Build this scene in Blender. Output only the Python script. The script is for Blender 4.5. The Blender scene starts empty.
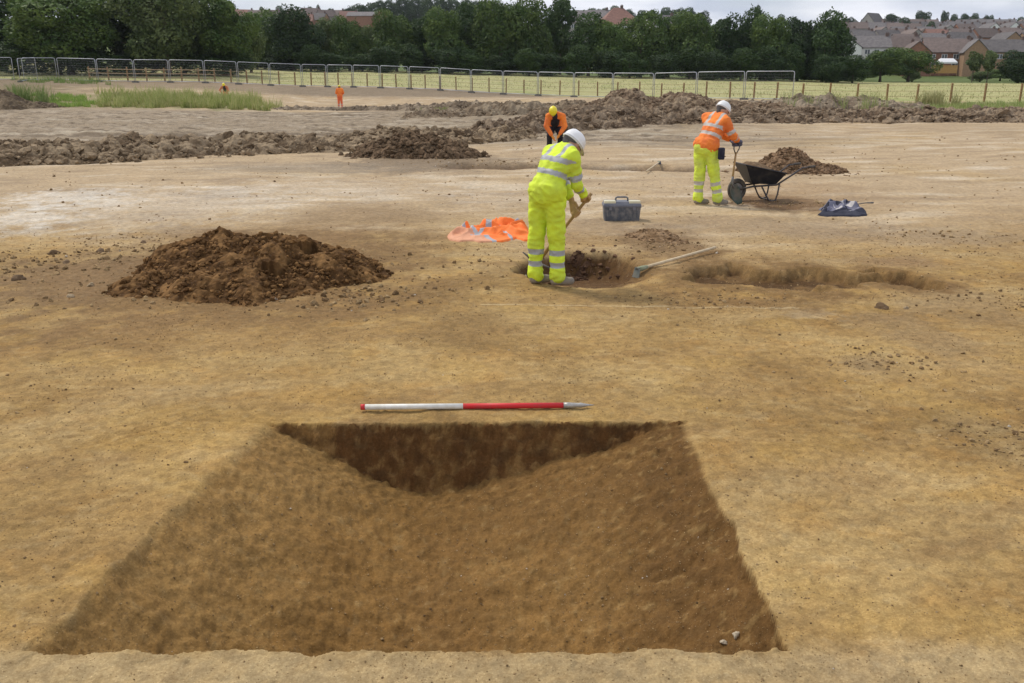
import bpy, bmesh, math, random
import numpy as np
from mathutils import Vector, Matrix, noise as mnoise
PI = math.pi
random.seed(7); rng = np.random.default_rng(7)
scene = bpy.context.scene
COL = scene.collection
H = 1.85; F = 880.0; PITCH = math.atan((341.5-80)/F)

# ------------------------------------------------------------------ helpers
def ray(col, row):
    dx = (col-512)/F; dy = (341.5-row)/F
    c, s = math.cos(PITCH), math.sin(PITCH)
    return dx, c + dy*s, -s + dy*c
def P(col, row, z=0.0):
    x, y, w = ray(col, row); t = (z-H)/w
    return x*t, y*t
def zrow(row, Y):
    return H - Y*math.tan(PITCH + math.atan((row-341.5)/F))
def xcol(col, Y, row=80):
    x, y, w = ray(col, row); return x/y*Y

def hash2(ix, iy, seed):
    h = (ix.astype(np.int64)*374761393 + iy.astype(np.int64)*668265263 + seed*2147483647*3) & 0xffffffff
    h = ((h ^ (h >> 13))*1274126177) & 0xffffffff
    h = ((h ^ (h >> 16))*2246822519) & 0xffffffff
    return ((h ^ (h >> 15)) & 0xffffff)/float(0x1000000)
def vnoise(x, y, seed=0):
    ix = np.floor(x); iy = np.floor(y); fx = x-ix; fy = y-iy
    ux = fx*fx*fx*(fx*(fx*6-15)+10); uy = fy*fy*fy*(fy*(fy*6-15)+10)
    def g(ax, ay):
        a = hash2(ix+ax, iy+ay, seed)*2*PI
        return np.cos(a)*(fx-ax) + np.sin(a)*(fy-ay)
    n0 = g(0,0)*(1-ux) + g(1,0)*ux; n1 = g(0,1)*(1-ux) + g(1,1)*ux
    return (n0*(1-uy) + n1*uy)*1.4
def fbm(x, y, seed=0, octv=4, gain=.5):
    s = 0; a = 1; t = 0
    for k in range(octv):
        s = s + a*vnoise(x*2**k+k*17.3, y*2**k-k*9.1, seed+k); t += a; a *= gain
    return s/t*1.5
def worley(x, y, seed=0):
    ix = np.floor(x); iy = np.floor(y)
    f1 = np.full(x.shape, 9.0); f2 = np.full(x.shape, 9.0); idv = np.zeros(x.shape)
    for ax in (-1,0,1):
        for ay in (-1,0,1):
            cx = ix+ax; cy = iy+ay
            d = np.hypot(cx+hash2(cx,cy,seed)-x, cy+hash2(cx,cy,seed+5)-y)
            m = d < f1
            f2 = np.where(m, f1, np.minimum(f2, d)); idv = np.where(m, hash2(cx,cy,seed+9), idv); f1 = np.where(m, d, f1)
    return f1, f2, idv
def sstep(a, b, x):
    t = np.clip((x-a)/(b-a), 0, 1); return t*t*(3-2*t)
def smin(a, b, k):
    h = np.clip(.5+.5*(b-a)/k, 0, 1); return b*(1-h)+a*h-k*h*(1-h)

def mesh_np(name, V, Fc, mats=(), midx=None, smooth=True, col=None):
    me = bpy.data.meshes.new(name)
    V = np.asarray(V, np.float32); n = Fc.shape[1]
    me.vertices.add(len(V)); me.vertices.foreach_set('co', V.ravel())
    me.loops.add(Fc.size); me.loops.foreach_set('vertex_index', Fc.astype(np.int32).ravel())
    me.polygons.add(len(Fc)); me.polygons.foreach_set('loop_start', np.arange(0, Fc.size, n, dtype=np.int32))
    me.polygons.foreach_set('loop_total', np.full(len(Fc), n, np.int32))
    for m in mats: me.materials.append(m)
    if midx is not None: me.polygons.foreach_set('material_index', np.asarray(midx, np.int32))
    me.update(calc_edges=True)
    me.polygons.foreach_set('use_smooth', np.full(len(Fc), smooth))
    if col is not None:
        ca = me.color_attributes.new('Col', 'FLOAT_COLOR', 'POINT')
        c4 = np.ones((len(V),4), np.float32); c4[:,:3] = col; ca.data.foreach_set('color', c4.ravel())
    me.validate()
    return me
def link(name, me, parent=None):
    o = bpy.data.objects.new(name, me); COL.objects.link(o)
    if parent is not None: o.parent = parent
    return o
def tag(o, label=None, cat=None, group=None, kind=None):
    if label: o['label'] = label
    if cat: o['category'] = cat
    if group: o['group'] = group
    if kind: o['kind'] = kind
    return o
def empty(name, loc, rz=0, label=None, cat=None, group=None):
    o = bpy.data.objects.new(name, None); COL.objects.link(o)
    o.location = loc; o.rotation_euler = (0,0,rz); o.empty_display_size = .3
    return tag(o, label, cat, group)
def copy_tree(o, parent=None):
    c = o.copy(); COL.objects.link(c)
    if parent is not None: c.parent = parent
    for ch in list(o.children): copy_tree(ch, c)
    return c

class MB:
    def __init__(s): s.v = []; s.f = []; s.m = []
    def add(s, vs, fs, mi=0):
        b = len(s.v); s.v += [tuple(p) for p in vs]; s.f += [tuple(b+i for i in f) for f in fs]; s.m += [mi]*len(fs)
    def box(s, x0,x1,y0,y1,z0,z1, mi=0, M=None):
        vs = [Vector(p) for p in ((x0,y0,z0),(x1,y0,z0),(x1,y1,z0),(x0,y1,z0),(x0,y0,z1),(x1,y0,z1),(x1,y1,z1),(x0,y1,z1))]
        if M: vs = [M@p for p in vs]
        s.add(vs, [(0,3,2,1),(4,5,6,7),(0,1,5,4),(1,2,6,5),(2,3,7,6),(3,0,4,7)], mi)
    def tube(s, pts, rad, seg=8, mi=0, caps=True):
        pts = [Vector(p) for p in pts]; n = len(pts)
        if not hasattr(rad, '__len__'): rad = [rad]*n
        up = None; rings = []
        for i, p in enumerate(pts):
            d = (pts[min(i+1,n-1)]-pts[max(i-1,0)]).normalized()
            if up is None:
                up = Vector((0,0,1)) if abs(d.z) < .9 else Vector((1,0,0))
            a = d.cross(up).normalized(); b = a.cross(d).normalized(); up = b
            rings.append([p + (a*math.cos(2*PI*k/seg) + b*math.sin(2*PI*k/seg))*rad[i] for k in range(seg)])
        vs = [q for r in rings for q in r]; fs = []
        for i in range(n-1):
            for k in range(seg):
                k2 = (k+1) % seg; fs.append((i*seg+k, i*seg+k2, (i+1)*seg+k2, (i+1)*seg+k))
        if caps: fs.append(tuple(reversed(range(seg)))); fs.append(tuple(range((n-1)*seg, n*seg)))
        s.add(vs, fs, mi)
    def ball(s, c, r, seg=12, rings=8, mi=0, M=None):
        c = Vector(c); r = (r,r,r) if not hasattr(r,'__len__') else r
        vs = [Vector((0,0,-1))]
        for i in range(1, rings):
            t = -PI/2+PI*i/rings
            vs += [Vector((math.cos(t)*math.cos(2*PI*k/seg), math.cos(t)*math.sin(2*PI*k/seg), math.sin(t))) for k in range(seg)]
        vs.append(Vector((0,0,1)))
        vs = [Vector((p.x*r[0], p.y*r[1], p.z*r[2])) for p in vs]
        if M: vs = [M@p for p in vs]
        vs = [p+c for p in vs]; fs = []
        for k in range(seg): fs.append((0, 1+(k+1)%seg, 1+k))
        for i in range(rings-2):
            for k in range(seg):
                a = 1+i*seg+k; b = 1+i*seg+(k+1)%seg; fs.append((a, b, b+seg, a+seg))
        e = len(vs)-1; q = 1+(rings-2)*seg
        for k in range(seg): fs.append((e, q+k, q+(k+1)%seg))
        s.add(vs, fs, mi)
    def mesh(s, name, mats, smooth=False):
        me = bpy.data.meshes.new(name); me.from_pydata(s.v, [], s.f)
        for m in (mats if isinstance(mats,(list,tuple)) else [mats]): me.materials.append(m)
        me.polygons.foreach_set('material_index', s.m)
        me.polygons.foreach_set('use_smooth', [smooth]*len(s.f)); me.update(); return me
    def build(s, name, mats, parent=None, smooth=False, bevel=0):
        o = link(name, s.mesh(name, mats, smooth), parent)
        if bevel:
            b = o.modifiers.new('b','BEVEL'); b.width = bevel; b.segments = 2; b.limit_method = 'ANGLE'
        return o

# ------------------------------------------------------------------ materials
def mat(name, c1, c2=None, scale=8, rough=.8, bump=0, bscale=40, det=6, spec=.3, metal=0, contrast=(.35,.65), attr=False, objrand=0, trans=0, c3=None):
    m = bpy.data.materials.new(name); m.use_nodes = True; nt = m.node_tree; N = nt.nodes; L = nt.links
    b = N['Principled BSDF']; b.inputs['Roughness'].default_value = rough
    b.inputs['Specular IOR Level'].default_value = spec; b.inputs['Metallic'].default_value = metal
    tc = N.new('ShaderNodeTexCoord'); c2 = c2 or tuple(x*.8 for x in c1)
    nz = N.new('ShaderNodeTexNoise'); nz.inputs['Scale'].default_value = scale; nz.inputs['Detail'].default_value = det
    L.new(tc.outputs['Object'], nz.inputs['Vector'])
    r = N.new('ShaderNodeValToRGB'); r.color_ramp.elements[0].position = contrast[0]; r.color_ramp.elements[1].position = contrast[1]
    r.color_ramp.elements[0].color = (*c1,1); r.color_ramp.elements[1].color = (*c2,1)
    if c3:
        e = r.color_ramp.elements.new((contrast[0]+contrast[1])/2); e.color = (*c3,1)
    L.new(nz.outputs['Fac'], r.inputs['Fac']); out = r.outputs['Color']
    if attr:
        a = N.new('ShaderNodeAttribute'); a.attribute_name = 'Col'
        mx = N.new('ShaderNodeMix'); mx.data_type = 'RGBA'; mx.blend_type = 'MULTIPLY'; mx.inputs['Factor'].default_value = 1
        L.new(a.outputs['Color'], mx.inputs['A']); L.new(out, mx.inputs['B']); out = mx.outputs['Result']
    if objrand:
        oi = N.new('ShaderNodeObjectInfo'); mr = N.new('ShaderNodeMapRange')
        mr.inputs['To Min'].default_value = 1-objrand; mr.inputs['To Max'].default_value = 1+objrand
        L.new(oi.outputs['Random'], mr.inputs['Value'])
        hs = N.new('ShaderNodeHueSaturation'); L.new(mr.outputs['Result'], hs.inputs['Value']); L.new(out, hs.inputs['Color']); out = hs.outputs['Color']
    L.new(out, b.inputs['Base Color'])
    if bump:
        n2 = N.new('ShaderNodeTexNoise'); n2.inputs['Scale'].default_value = bscale; n2.inputs['Detail'].default_value = 8; n2.inputs['Roughness'].default_value = .65
        L.new(tc.outputs['Object'], n2.inputs['Vector'])
        bp = N.new('ShaderNodeBump'); bp.inputs['Strength'].default_value = 1; bp.inputs['Distance'].default_value = bump
        L.new(n2.outputs['Fac'], bp.inputs['Height']); L.new(bp.outputs['Normal'], b.inputs['Normal'])
    if trans:
        t = N.new('ShaderNodeBsdfTranslucent'); L.new(out, t.inputs['Color'])
        ms = N.new('ShaderNodeMixShader'); ms.inputs['Fac'].default_value = trans
        L.new(b.outputs['BSDF'], ms.inputs[1]); L.new(t.outputs['BSDF'], ms.inputs[2]); L.new(ms.outputs['Shader'], N['Material Output'].inputs['Surface'])
    return m
M = {}
# ------------------------------------------------------------------ terrain
cols_c = np.array([-400, 0, 170, 340, 512, 640, 760, 900, 1024, 1400.])
Ys = np.array([0, 30, 56, 60, 66, 71, 80, 84, 88, 140, 200, 235, 600, 760, 1500, 6000.])
def prof(low, r140, r200, r235, r600):
    z6 = zrow(r600, 600)
    return [0,0]+low+[zrow(r140,140), zrow(r200,200), zrow(r235,235), z6, z6+6, z6, z6]
ZT = np.array([
 prof([.05,.15,.9,1.1,1.6,1.8,2.0], 58, 54, 50, 26),
 prof([.05,.15,.9,1.1,1.6,1.8,2.0], 62, 60, 56, 28),
 prof([.0,.1,.75,.95,1.3,1.6,1.8], 66, 65, 60, 28),
 prof([-.1,-.15,-.25,-.3,.6,1.1,1.3], 70, 69, 64, 28),
 prof([.0,.0,.0,.0,.5,.8,1.0], 74, 73, 66, 26),
 prof([.1,.15,.25,.3,.6,.75,.85], 77, 76, 68, 27),
 prof([.2,.35,.5,.55,.7,.75,.8], 80, 79, 73, 31),
 prof([.2,.3,.4,.5,.6,.65,.7], 83, 79, 73, 32),
 prof([.2,.3,.4,.5,.6,.65,.7], 84, 79, 73, 31),
 prof([.2,.3,.4,.5,.6,.65,.7], 84, 79, 73, 31)])
def base(x, y):
    ys = np.maximum(y, 1e-3)
    c = 512 + 918*x/np.maximum(ys, 20.); c = np.where(y < 20, 512, c); c = np.clip(c, -400, 1400)
    zz = np.array([np.interp(y, Ys, row) for row in ZT])
    k = np.clip(np.searchsorted(cols_c, c)-1, 0, len(cols_c)-2)
    t = (c-cols_c[k])/(cols_c[k+1]-cols_c[k]); t = t*t*(3-2*t)
    fl = np.arange(c.size).reshape(c.shape)
    zf = zz.reshape(len(cols_c), -1)
    a = zf[k.ravel(), fl.ravel()].reshape(c.shape); b = zf[(k+1).ravel(), fl.ravel()].reshape(c.shape)
    return a*(1-t)+b*t
YB, YF = 4.63, 2.56
def pit_main(x, y):
    """depth of the excavated ditch section, and wall masks"""
    e = fbm(x*3, y*3, 31, 3)*.035 + fbm(x*14, y*14, 33, 3)*.010
    u = (y-YF)/(YB-YF)
    XL = -1.66+.27*u; XR = .93+.06*u; XB = -.38-.12*u
    D = .52-.165*u
    x2 = x+e
    tl = np.clip((x2-XL)/(XB-XL), -.2, 1.3); tr = np.clip((XR-x2)/(XR-XB), -.2, 1.3)
    pw_ = .58+.42*sstep(.25,.95,u); dl = D*1.12*np.where(tl > 0, np.clip(tl,1e-6,2)**(pw_*.5+.5), tl); dr = D*1.12*np.where(tr > 0, np.clip(tr,1e-6,2)**pw_, tr)
    d = smin(dl, dr, .10)
    d = smin(d, D+0*d, .09)
    back = (YB+e*.35+fbm(x*9,y*0+1,37,4)*.018-y)*2.4
    front = (y-(YF+fbm(x*5, y*0+3, 35, 3)*.03+fbm(x*30,y*0,36,3)*.006))*9.0
    d = np.minimum(d, front)
    dd = smin(d, back, .02)
    d0 = np.clip(dd, 0, None)
    soft = np.where(dd < 0.0, 0, d0)
    wall = (back < d+.02) & (dd > .012)
    return soft, wall, dd
def pit_small(x, y):
    cx, cy = P(584, 268)
    rx, ry = .74, 1.0
    q = np.hypot((x-cx)/rx, (y-cy)/ry) + fbm(x*3, y*3, 41, 3)*.10
    D = .06+.26*np.clip((y-(cy-ry))/(2*ry), 0, 1)
    edge = np.where((y > cy+.1) | (x < cx-.3), .16, .5)
    edge = .22+.34*sstep(.3, -.3, (y-cy)+(-(x-cx))*.8)
    return D*sstep(1, 1-edge, q), q
SL = [P(735,276), P(790,280), P(850,277), P(905,280)]
def seg_d(x, y, pts):
    d = np.full(x.shape, 1e9); tt = np.zeros(x.shape)
    for i in range(len(pts)-1):
        a = pts[i]; b = pts[i+1]; dx, dy = b[0]-a[0], b[1]-a[1]
        t = np.clip(((x-a[0])*dx+(y-a[1])*dy)/(dx*dx+dy*dy), 0, 1)
        q = np.hypot(x-a[0]-t*dx, y-a[1]-t*dy); m = q < d
        d = np.where(m, q, d); tt = np.where(m, i+t, tt)
    return d, tt
LT = [P(470,166), P(560,166), P(700,168)]
def G(x, y, fine=True, full=False):
    x = np.asarray(x, float); y = np.asarray(y, float)
    z = base(x, y); r = np.hypot(x, y)
    near = 1-sstep(60, 90, y)
    nfar = sstep(180,300,y)
    hill = sstep(150, 300, y)
    z = z + fbm(x/9, y/9, 1, 3)*.10*sstep(8, 25, r)*near + fbm(x/60, y/60, 2, 3)*1.2*hill
    dm, wall, ddm = pit_main(x, y); ds, qs = pit_small(x, y)
    dsl, tsl = seg_d(x, y, SL); dsl = dsl*(.75+.8*tsl/3) + fbm(x*2.2, y*2.2, 51, 4)*.42
    slot = .11*sstep(.46, .28, dsl)
    dlt, _ = seg_d(x, y, LT); slot2 = .16*sstep(.9, .4, dlt + fbm(x*1.5, y*1.5, 52, 2)*.2)
    z = z + (fbm(x/1.6, y/1.6, 3, 4)*.022 + fbm(x/.35, y/.35, 4, 3)*.0055)*near
    # scrape marks left by the machine bucket, running across the site
    z = z + vnoise(x*.9+y*.5, y*3.5-x*1.6, 6)*.004*near*sstep(2.6, 5, r)*(.3+np.clip(fbm(x/2,y/2,7,2)+.4,0,1.2))
    # wheel ruts on the haul track
    trk = sstep(27, 31, y)*(1-sstep(54, 58, y))*(1-sstep(2, 12, x))
    z = z + trk*(np.abs(vnoise(x*.05, y*1.1, 8))*-.16 + fbm(x*1.2, y*2.5, 9, 4)*.11)
    ins = sstep(.0, .04, dm); 
    if fine:
        k = (1-sstep(7, 14, r))
        z = z + (fbm(x/.09, y/.09, 10, 3)*.0055*(1-sstep(14,30,r)) + fbm(x/.035, y/.035, 11, 3)*.0022*k)
        f1, f2, idv = worley(x*9, y*9, 12)
        crumb = sstep(.2, .05, f1)*(idv > .8)
        pa,pb,_ = worley(x*4.5+fbm(x*5,y*5,16,2)*.5, y*6.5, 17); z = z - (1-sstep(0,.10,pb-pa))*.006*(1-sstep(12,22,r))*sstep(-.1,.4,fbm(x/1.5,y/1.5,18,2))
        z = z + np.abs(fbm(x/.22,y/.14,19,4))*.007*(1-sstep(15,30,r))*sstep(-.2,.4,fbm(x/2,y/2,20,2))
        z = z + crumb*.009*(1-sstep(12, 25, r))
        z = z + ins*(fbm(x/.20, y/.16, 13, 4)*.020 + fbm(x/.045, y/.045, 14, 4)*.014 - np.abs(vnoise(x*4+y*2,y*5-x*3,21))*.012)
        z = z + wall*fbm(x/.07, dm/.05, 15, 3)*.03
    z = z - dm - ds - slot - slot2
    if full: return z, dict(dm=dm, wall=wall, ddm=ddm, ds=ds, qs=qs, dsl=dsl, slot=slot, slot2=slot2, trk=trk, near=near, r=r)
    return z
def g1(x, y): return float(G(np.array([x]), np.array([y]), fine=False)[0])
def PG(col, row):
    x, y, w = ray(col, row); ys = np.linspace(2.2, 95, 9000); t = ys/y
    d = H+w*t - G(x*t, ys, fine=False); k = int(np.argmax(d < 0))
    return float(x*t[k]), float(ys[k]), g1(x*t[k], ys[k])

def L3(a, b, t): return a*(1-t[...,None]) + np.array(b)*t[...,None]
def ground_color(x, y, D):
    n1 = fbm(x/1.3, y/1.3, 61, 4); n2 = fbm(x/.3, y/.3, 62, 4); n3 = fbm(x/5, y/5, 63, 3); n4 = fbm(x/.06, y/.06, 64, 3)
    st = fbm(x*.45+y*.35, y*1.3-x*.35, 65, 5)
    c = np.broadcast_to(np.array([.325,.215,.092]), x.shape+(3,)).copy()
    c = L3(c, (.375,.262,.122), sstep(.0, .5, n1)); c = L3(c, (.225,.142,.060), sstep(.0,.5,-n1+n2*.5)*.8)
    c = L3(c, (.37,.225,.082), sstep(.1,.6,n2)*.5)
    c = L3(c, (.40,.30,.165), sstep(.1,.7,st)*.45); c = L3(c, (.25,.16,.07), sstep(.3,.5,fbm(x/.12,y/.12,71,3))*.40); c = L3(c, (.43,.32,.17), sstep(.2,.6,fbm(x/.25,y/.16,72,3))*.35); c = L3(c,(.38,.25,.09),sstep(.1,.5,fbm(x/.7,y/.5,73,4))*.4)
    c = L3(c, (.24,.155,.075), sstep(.2,.7,fbm(x*.6+y*.4, y*2.2-x*.7, 66, 5))*.6)
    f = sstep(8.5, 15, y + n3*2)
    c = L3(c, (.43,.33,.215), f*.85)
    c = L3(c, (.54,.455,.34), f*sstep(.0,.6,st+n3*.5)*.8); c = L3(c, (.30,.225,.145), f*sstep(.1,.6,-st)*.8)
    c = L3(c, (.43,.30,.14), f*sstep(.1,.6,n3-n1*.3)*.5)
    # pale grey front strip
    c = L3(c, (.38,.295,.18), sstep(2.66,2.5,y+n2*.06)*.65)
    # chalky white patches on the left
    for (a,b,rx,ry,s) in ((60,200,60,9,1.),(20,222,55,10,1.),(105,205,60,8,.8),(35,232,40,6,.6),(160,205,200,22,.5),(330,190,150,12,.35),(520,200,90,8,.3)):
        px, py = P(a,b); sx = rx/918*py*1.0; sy = abs(P(a,b-ry)[1]-py)
        q = np.hypot((x-px)/sx, (y-py)/sy)+n2*.35+n1*.35
        c = L3(c, (.66,.63,.57), sstep(1.1,.3,q+n4*.35+n2*.3)*s*.42)
    # dark disturbed earth round the heap and pits; also a dark patch under the wheelbarrow
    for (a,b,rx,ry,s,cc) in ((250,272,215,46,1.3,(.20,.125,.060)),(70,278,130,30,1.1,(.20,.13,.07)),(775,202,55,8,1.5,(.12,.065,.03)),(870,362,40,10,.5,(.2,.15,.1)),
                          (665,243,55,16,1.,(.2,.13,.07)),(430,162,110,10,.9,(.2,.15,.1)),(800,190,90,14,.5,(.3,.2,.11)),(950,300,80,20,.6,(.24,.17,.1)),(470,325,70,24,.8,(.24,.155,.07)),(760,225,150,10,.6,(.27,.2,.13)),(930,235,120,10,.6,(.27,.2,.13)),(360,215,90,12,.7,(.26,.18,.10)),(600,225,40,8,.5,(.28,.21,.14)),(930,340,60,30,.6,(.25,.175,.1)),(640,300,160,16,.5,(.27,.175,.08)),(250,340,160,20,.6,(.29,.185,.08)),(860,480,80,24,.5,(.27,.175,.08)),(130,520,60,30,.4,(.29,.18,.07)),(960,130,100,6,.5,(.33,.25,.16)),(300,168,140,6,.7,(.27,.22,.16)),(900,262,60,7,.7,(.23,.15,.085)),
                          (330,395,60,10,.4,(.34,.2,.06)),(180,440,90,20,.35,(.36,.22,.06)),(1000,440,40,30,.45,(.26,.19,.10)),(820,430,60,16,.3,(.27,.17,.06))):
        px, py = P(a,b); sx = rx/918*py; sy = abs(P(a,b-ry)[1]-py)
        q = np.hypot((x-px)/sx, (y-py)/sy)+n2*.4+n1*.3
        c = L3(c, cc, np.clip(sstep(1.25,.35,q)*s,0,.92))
    px, py = P(815,313); q = np.hypot((x-px)/.35,(y-py)/.25)+n2*.5; c = L3(c,(.50,.43,.33),sstep(.9,.4,q+n4*.5)*.22)
    # scored section line
    ax, ay = P(480,303); bx, by = P(800,307); t = np.clip((x-ax)/(bx-ax),0,1)
    ln = np.abs(y-(ay+(by-ay)*t)+vnoise(x*3,y*0,67)*.01); inr = (x>ax)&(x<bx)
    c = L3(c, (.52,.42,.27), inr*sstep(.022,.008,ln)*.55); c = L3(c,(.16,.1,.05), inr*sstep(.02,.008,np.abs(ln-.035))*.4*(n2>-.1))
    ax, ay = P(682,424); bx, by = P(705,300); 
    # haul track, greyer
    g = sstep(25, 30, y+n3*2)*(1-sstep(56,60,y+n3))*(1-sstep(3,14,x))
    c = L3(c, (.265,.215,.155), g*.85); c = L3(c, (.37,.31,.235), g*sstep(0,.5,st+n1*.4)*.8); c = L3(c, (.15,.115,.08), g*sstep(.0,.35,-vnoise(x*.05,y*1.1,8)-n2*.4)*.8); c = L3(c, (.13,.10,.07), g*sstep(.3,.6,fbm(x*.8,y*1.5,78,4))*.7); c = L3(c,(.50,.44,.34), g*sstep(.35,.7,fbm(x*.15,y*.9,79,3))*.6)
    # cut face below the fence
    colp = 512+918*x/np.maximum(y,1)
    c = L3(c, (.17,.135,.08), sstep(57,60,y+n1*2)*sstep(120,40,colp+n1*40)*.85)
    c = L3(c, (.22,.17,.115), sstep(75,79,y+n1*2)*sstep(330,230,colp)*.8)
    cut = sstep(77,80,y+n2)*(1-sstep(85,87.5,y))*sstep(230,300,colp)*(1-sstep(600,700,colp))
    c = L3(c, (.21,.165,.115), cut*.9)
    # grass field
    fy = np.interp(colp, [-400,59,250,440,640,794,1024,1400],[84,86,87,86,72,64,62,62])
    gr = sstep(fy+.5, fy+3, y+n1)
    dry = L3(np.broadcast_to(np.array([.37,.355,.165]), x.shape+(3,)).copy(), (.29,.31,.12), sstep(.1,.7,fbm(x/3,y/9,68,4)))
    dry = L3(dry, (.43,.40,.21), sstep(.1,.6,fbm(x/7,y/3,69,3))*.7)
    c = c*(1-gr[...,None]) + dry*gr[...,None]
    verge = sstep(145,150,y+n3*3)*sstep(790,830,colp); green = sstep(142,150,y)
    c = L3(c, (.10,.135,.042), green); 
    vg = sstep(50,54,y+n3*2)*(1-gr)*sstep(880,960,colp+n1*30)
    c = L3(c, (.13,.19,.05), vg*sstep(-.2,.3,n1)); 
    mg = sstep(58,60.5,y+n1*3)*(1-sstep(64,69,y+n1*3))*sstep(20,140,colp+n1*60)*(1-sstep(235,290,colp+n1*30))
    c = L3(c, (.20,.20,.09), mg*.7)
    # ditch: clay sides with wall and floor shading painted in, fill of the back section is dark
    ins = sstep(.002, .035-.018*(x>0), D['dm'])
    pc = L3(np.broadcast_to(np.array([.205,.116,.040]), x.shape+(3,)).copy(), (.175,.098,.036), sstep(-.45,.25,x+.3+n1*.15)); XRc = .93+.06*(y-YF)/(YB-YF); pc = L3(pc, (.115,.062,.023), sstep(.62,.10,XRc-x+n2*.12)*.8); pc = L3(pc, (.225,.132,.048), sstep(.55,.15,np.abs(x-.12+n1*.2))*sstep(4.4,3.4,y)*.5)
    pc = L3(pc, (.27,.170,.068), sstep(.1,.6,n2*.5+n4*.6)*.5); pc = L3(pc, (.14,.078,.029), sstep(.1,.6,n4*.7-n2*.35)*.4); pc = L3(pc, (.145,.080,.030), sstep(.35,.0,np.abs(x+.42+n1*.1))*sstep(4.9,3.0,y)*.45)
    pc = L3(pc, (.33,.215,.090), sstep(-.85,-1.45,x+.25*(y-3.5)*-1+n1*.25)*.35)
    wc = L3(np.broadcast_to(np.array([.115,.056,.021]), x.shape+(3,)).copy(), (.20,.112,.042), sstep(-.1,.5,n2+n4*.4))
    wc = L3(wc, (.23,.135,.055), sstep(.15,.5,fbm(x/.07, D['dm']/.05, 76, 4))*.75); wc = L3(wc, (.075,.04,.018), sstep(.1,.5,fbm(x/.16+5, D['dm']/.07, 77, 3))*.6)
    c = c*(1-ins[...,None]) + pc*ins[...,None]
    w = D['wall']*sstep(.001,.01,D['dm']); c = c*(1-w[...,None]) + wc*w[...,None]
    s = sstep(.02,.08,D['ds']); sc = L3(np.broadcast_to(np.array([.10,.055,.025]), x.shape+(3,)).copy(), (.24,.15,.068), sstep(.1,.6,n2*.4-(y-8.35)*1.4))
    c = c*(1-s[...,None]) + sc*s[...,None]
    s = np.clip(D['slot']/.11,0,1); c = L3(c, (.155,.092,.041), s); c = L3(c, (.085,.048,.022), s*sstep(-.2,.3,n2+n1*.3)); c = L3(c,(.18,.108,.048),sstep(1.05,.45,D['dsl']+n2*.4+n1*.2)*(1-s)*.85)
    s = np.clip(D['slot2']/.16,0,1); c = L3(c, (.13,.085,.052), s)
    sp = sstep(.35,.7,n4)*(D['r'] < 14); c = L3(c, (.5,.42,.28), sp*.12*(1-ins)); c = L3(c,(.33,.22,.10),sp*.35*ins*(1-w)); sp = sstep(.35,.7,-n4)*(D['r'] < 14); c = L3(c, (.15,.09,.04), sp*.3); c = c*(1+.12*fbm(x/.9+7,y/.9,74,5)+.06*fbm(x/.2,y/.2,75,4))[...,None]
    nw = (1-sstep(8,12,y))[...,None]; c = c*(1+nw*(np.array([1.02,1.0,.91])-1))
    return np.clip(c, 0, 1)

def build_ground():
    side = .92*1.09**np.arange(1, 21)
    U = np.concatenate([-side[::-1], np.arange(-.92, .9201, .0021), side])
    R = [1.2]
    while R[-1] < 95: R.append(R[-1]*1.0044)
    while R[-1] < 2500: R.append(R[-1]*1.02)
    R = np.sort(np.concatenate([[-60,-20,-6,-2,0,.7], R, np.arange(4.30,4.70,.009), np.arange(2.50,2.66,.012)]))
    UU, RR = np.meshgrid(U, R)
    x = UU*np.maximum(RR, 1.6); y = RR.copy()
    z, D = G(x, y, full=True)
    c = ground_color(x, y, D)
    nr, na = x.shape
    V = np.stack([x, y, z], -1).reshape(-1, 3)
    i = np.arange(nr-1)[:,None]*na; j = np.arange(na-1)[None,:]
    Fc = np.stack([i+j, i+j+1, i+na+j+1, i+na+j], -1).reshape(-1, 4)
    cc = c.reshape(-1,3)
    m = mat('earth', (1.12,1.11,1.09), (.90,.90,.91), 16, .95, .009, 40, 12, .12, contrast=(.42,.58), attr=True)
    nt = m.node_tree; N = nt.nodes; L = nt.links; b = N['Principled BSDF']
    old = b.inputs['Base Color'].links[0].from_socket
    def layer(old, sc, lo, hi, a, c_, dist=0.):
        n = N.new('ShaderNodeTexNoise'); n.inputs['Scale'].default_value = sc; n.inputs['Detail'].default_value = 5; n.inputs['Roughness'].default_value = .7; n.inputs['Distortion'].default_value = dist
        L.new(tcx.outputs['Object'], n.inputs['Vector']); r = N.new('ShaderNodeValToRGB'); r.color_ramp.elements[0].position = lo; r.color_ramp.elements[1].position = hi
        r.color_ramp.elements[0].color = (*a,1); r.color_ramp.elements[1].color = (*c_,1); L.new(n.outputs['Fac'], r.inputs['Fac'])
        mx = N.new('ShaderNodeMix'); mx.data_type = 'RGBA'; mx.blend_type = 'MULTIPLY'; mx.inputs['Factor'].default_value = 1
        L.new(old, mx.inputs['A']); L.new(r.outputs['Color'], mx.inputs['B']); return mx.outputs['Result']
    tcx = N.new('ShaderNodeTexCoord')
    o_ = layer(old, 75, .40, .62, (.84,.82,.79), (1.08,1.09,1.10))
    o_ = layer(o_, 5, .40, .60, (.95,.94,.92), (1.04,1.05,1.06), .6)
    o_ = layer(o_, 150, .60, .68, (1,1,1), (1.5,1.5,1.55))
    L.new(o_, b.inputs['Base Color'])
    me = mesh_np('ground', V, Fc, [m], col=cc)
    return tag(link('ground', me), kind='structure')
build_ground()

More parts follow.
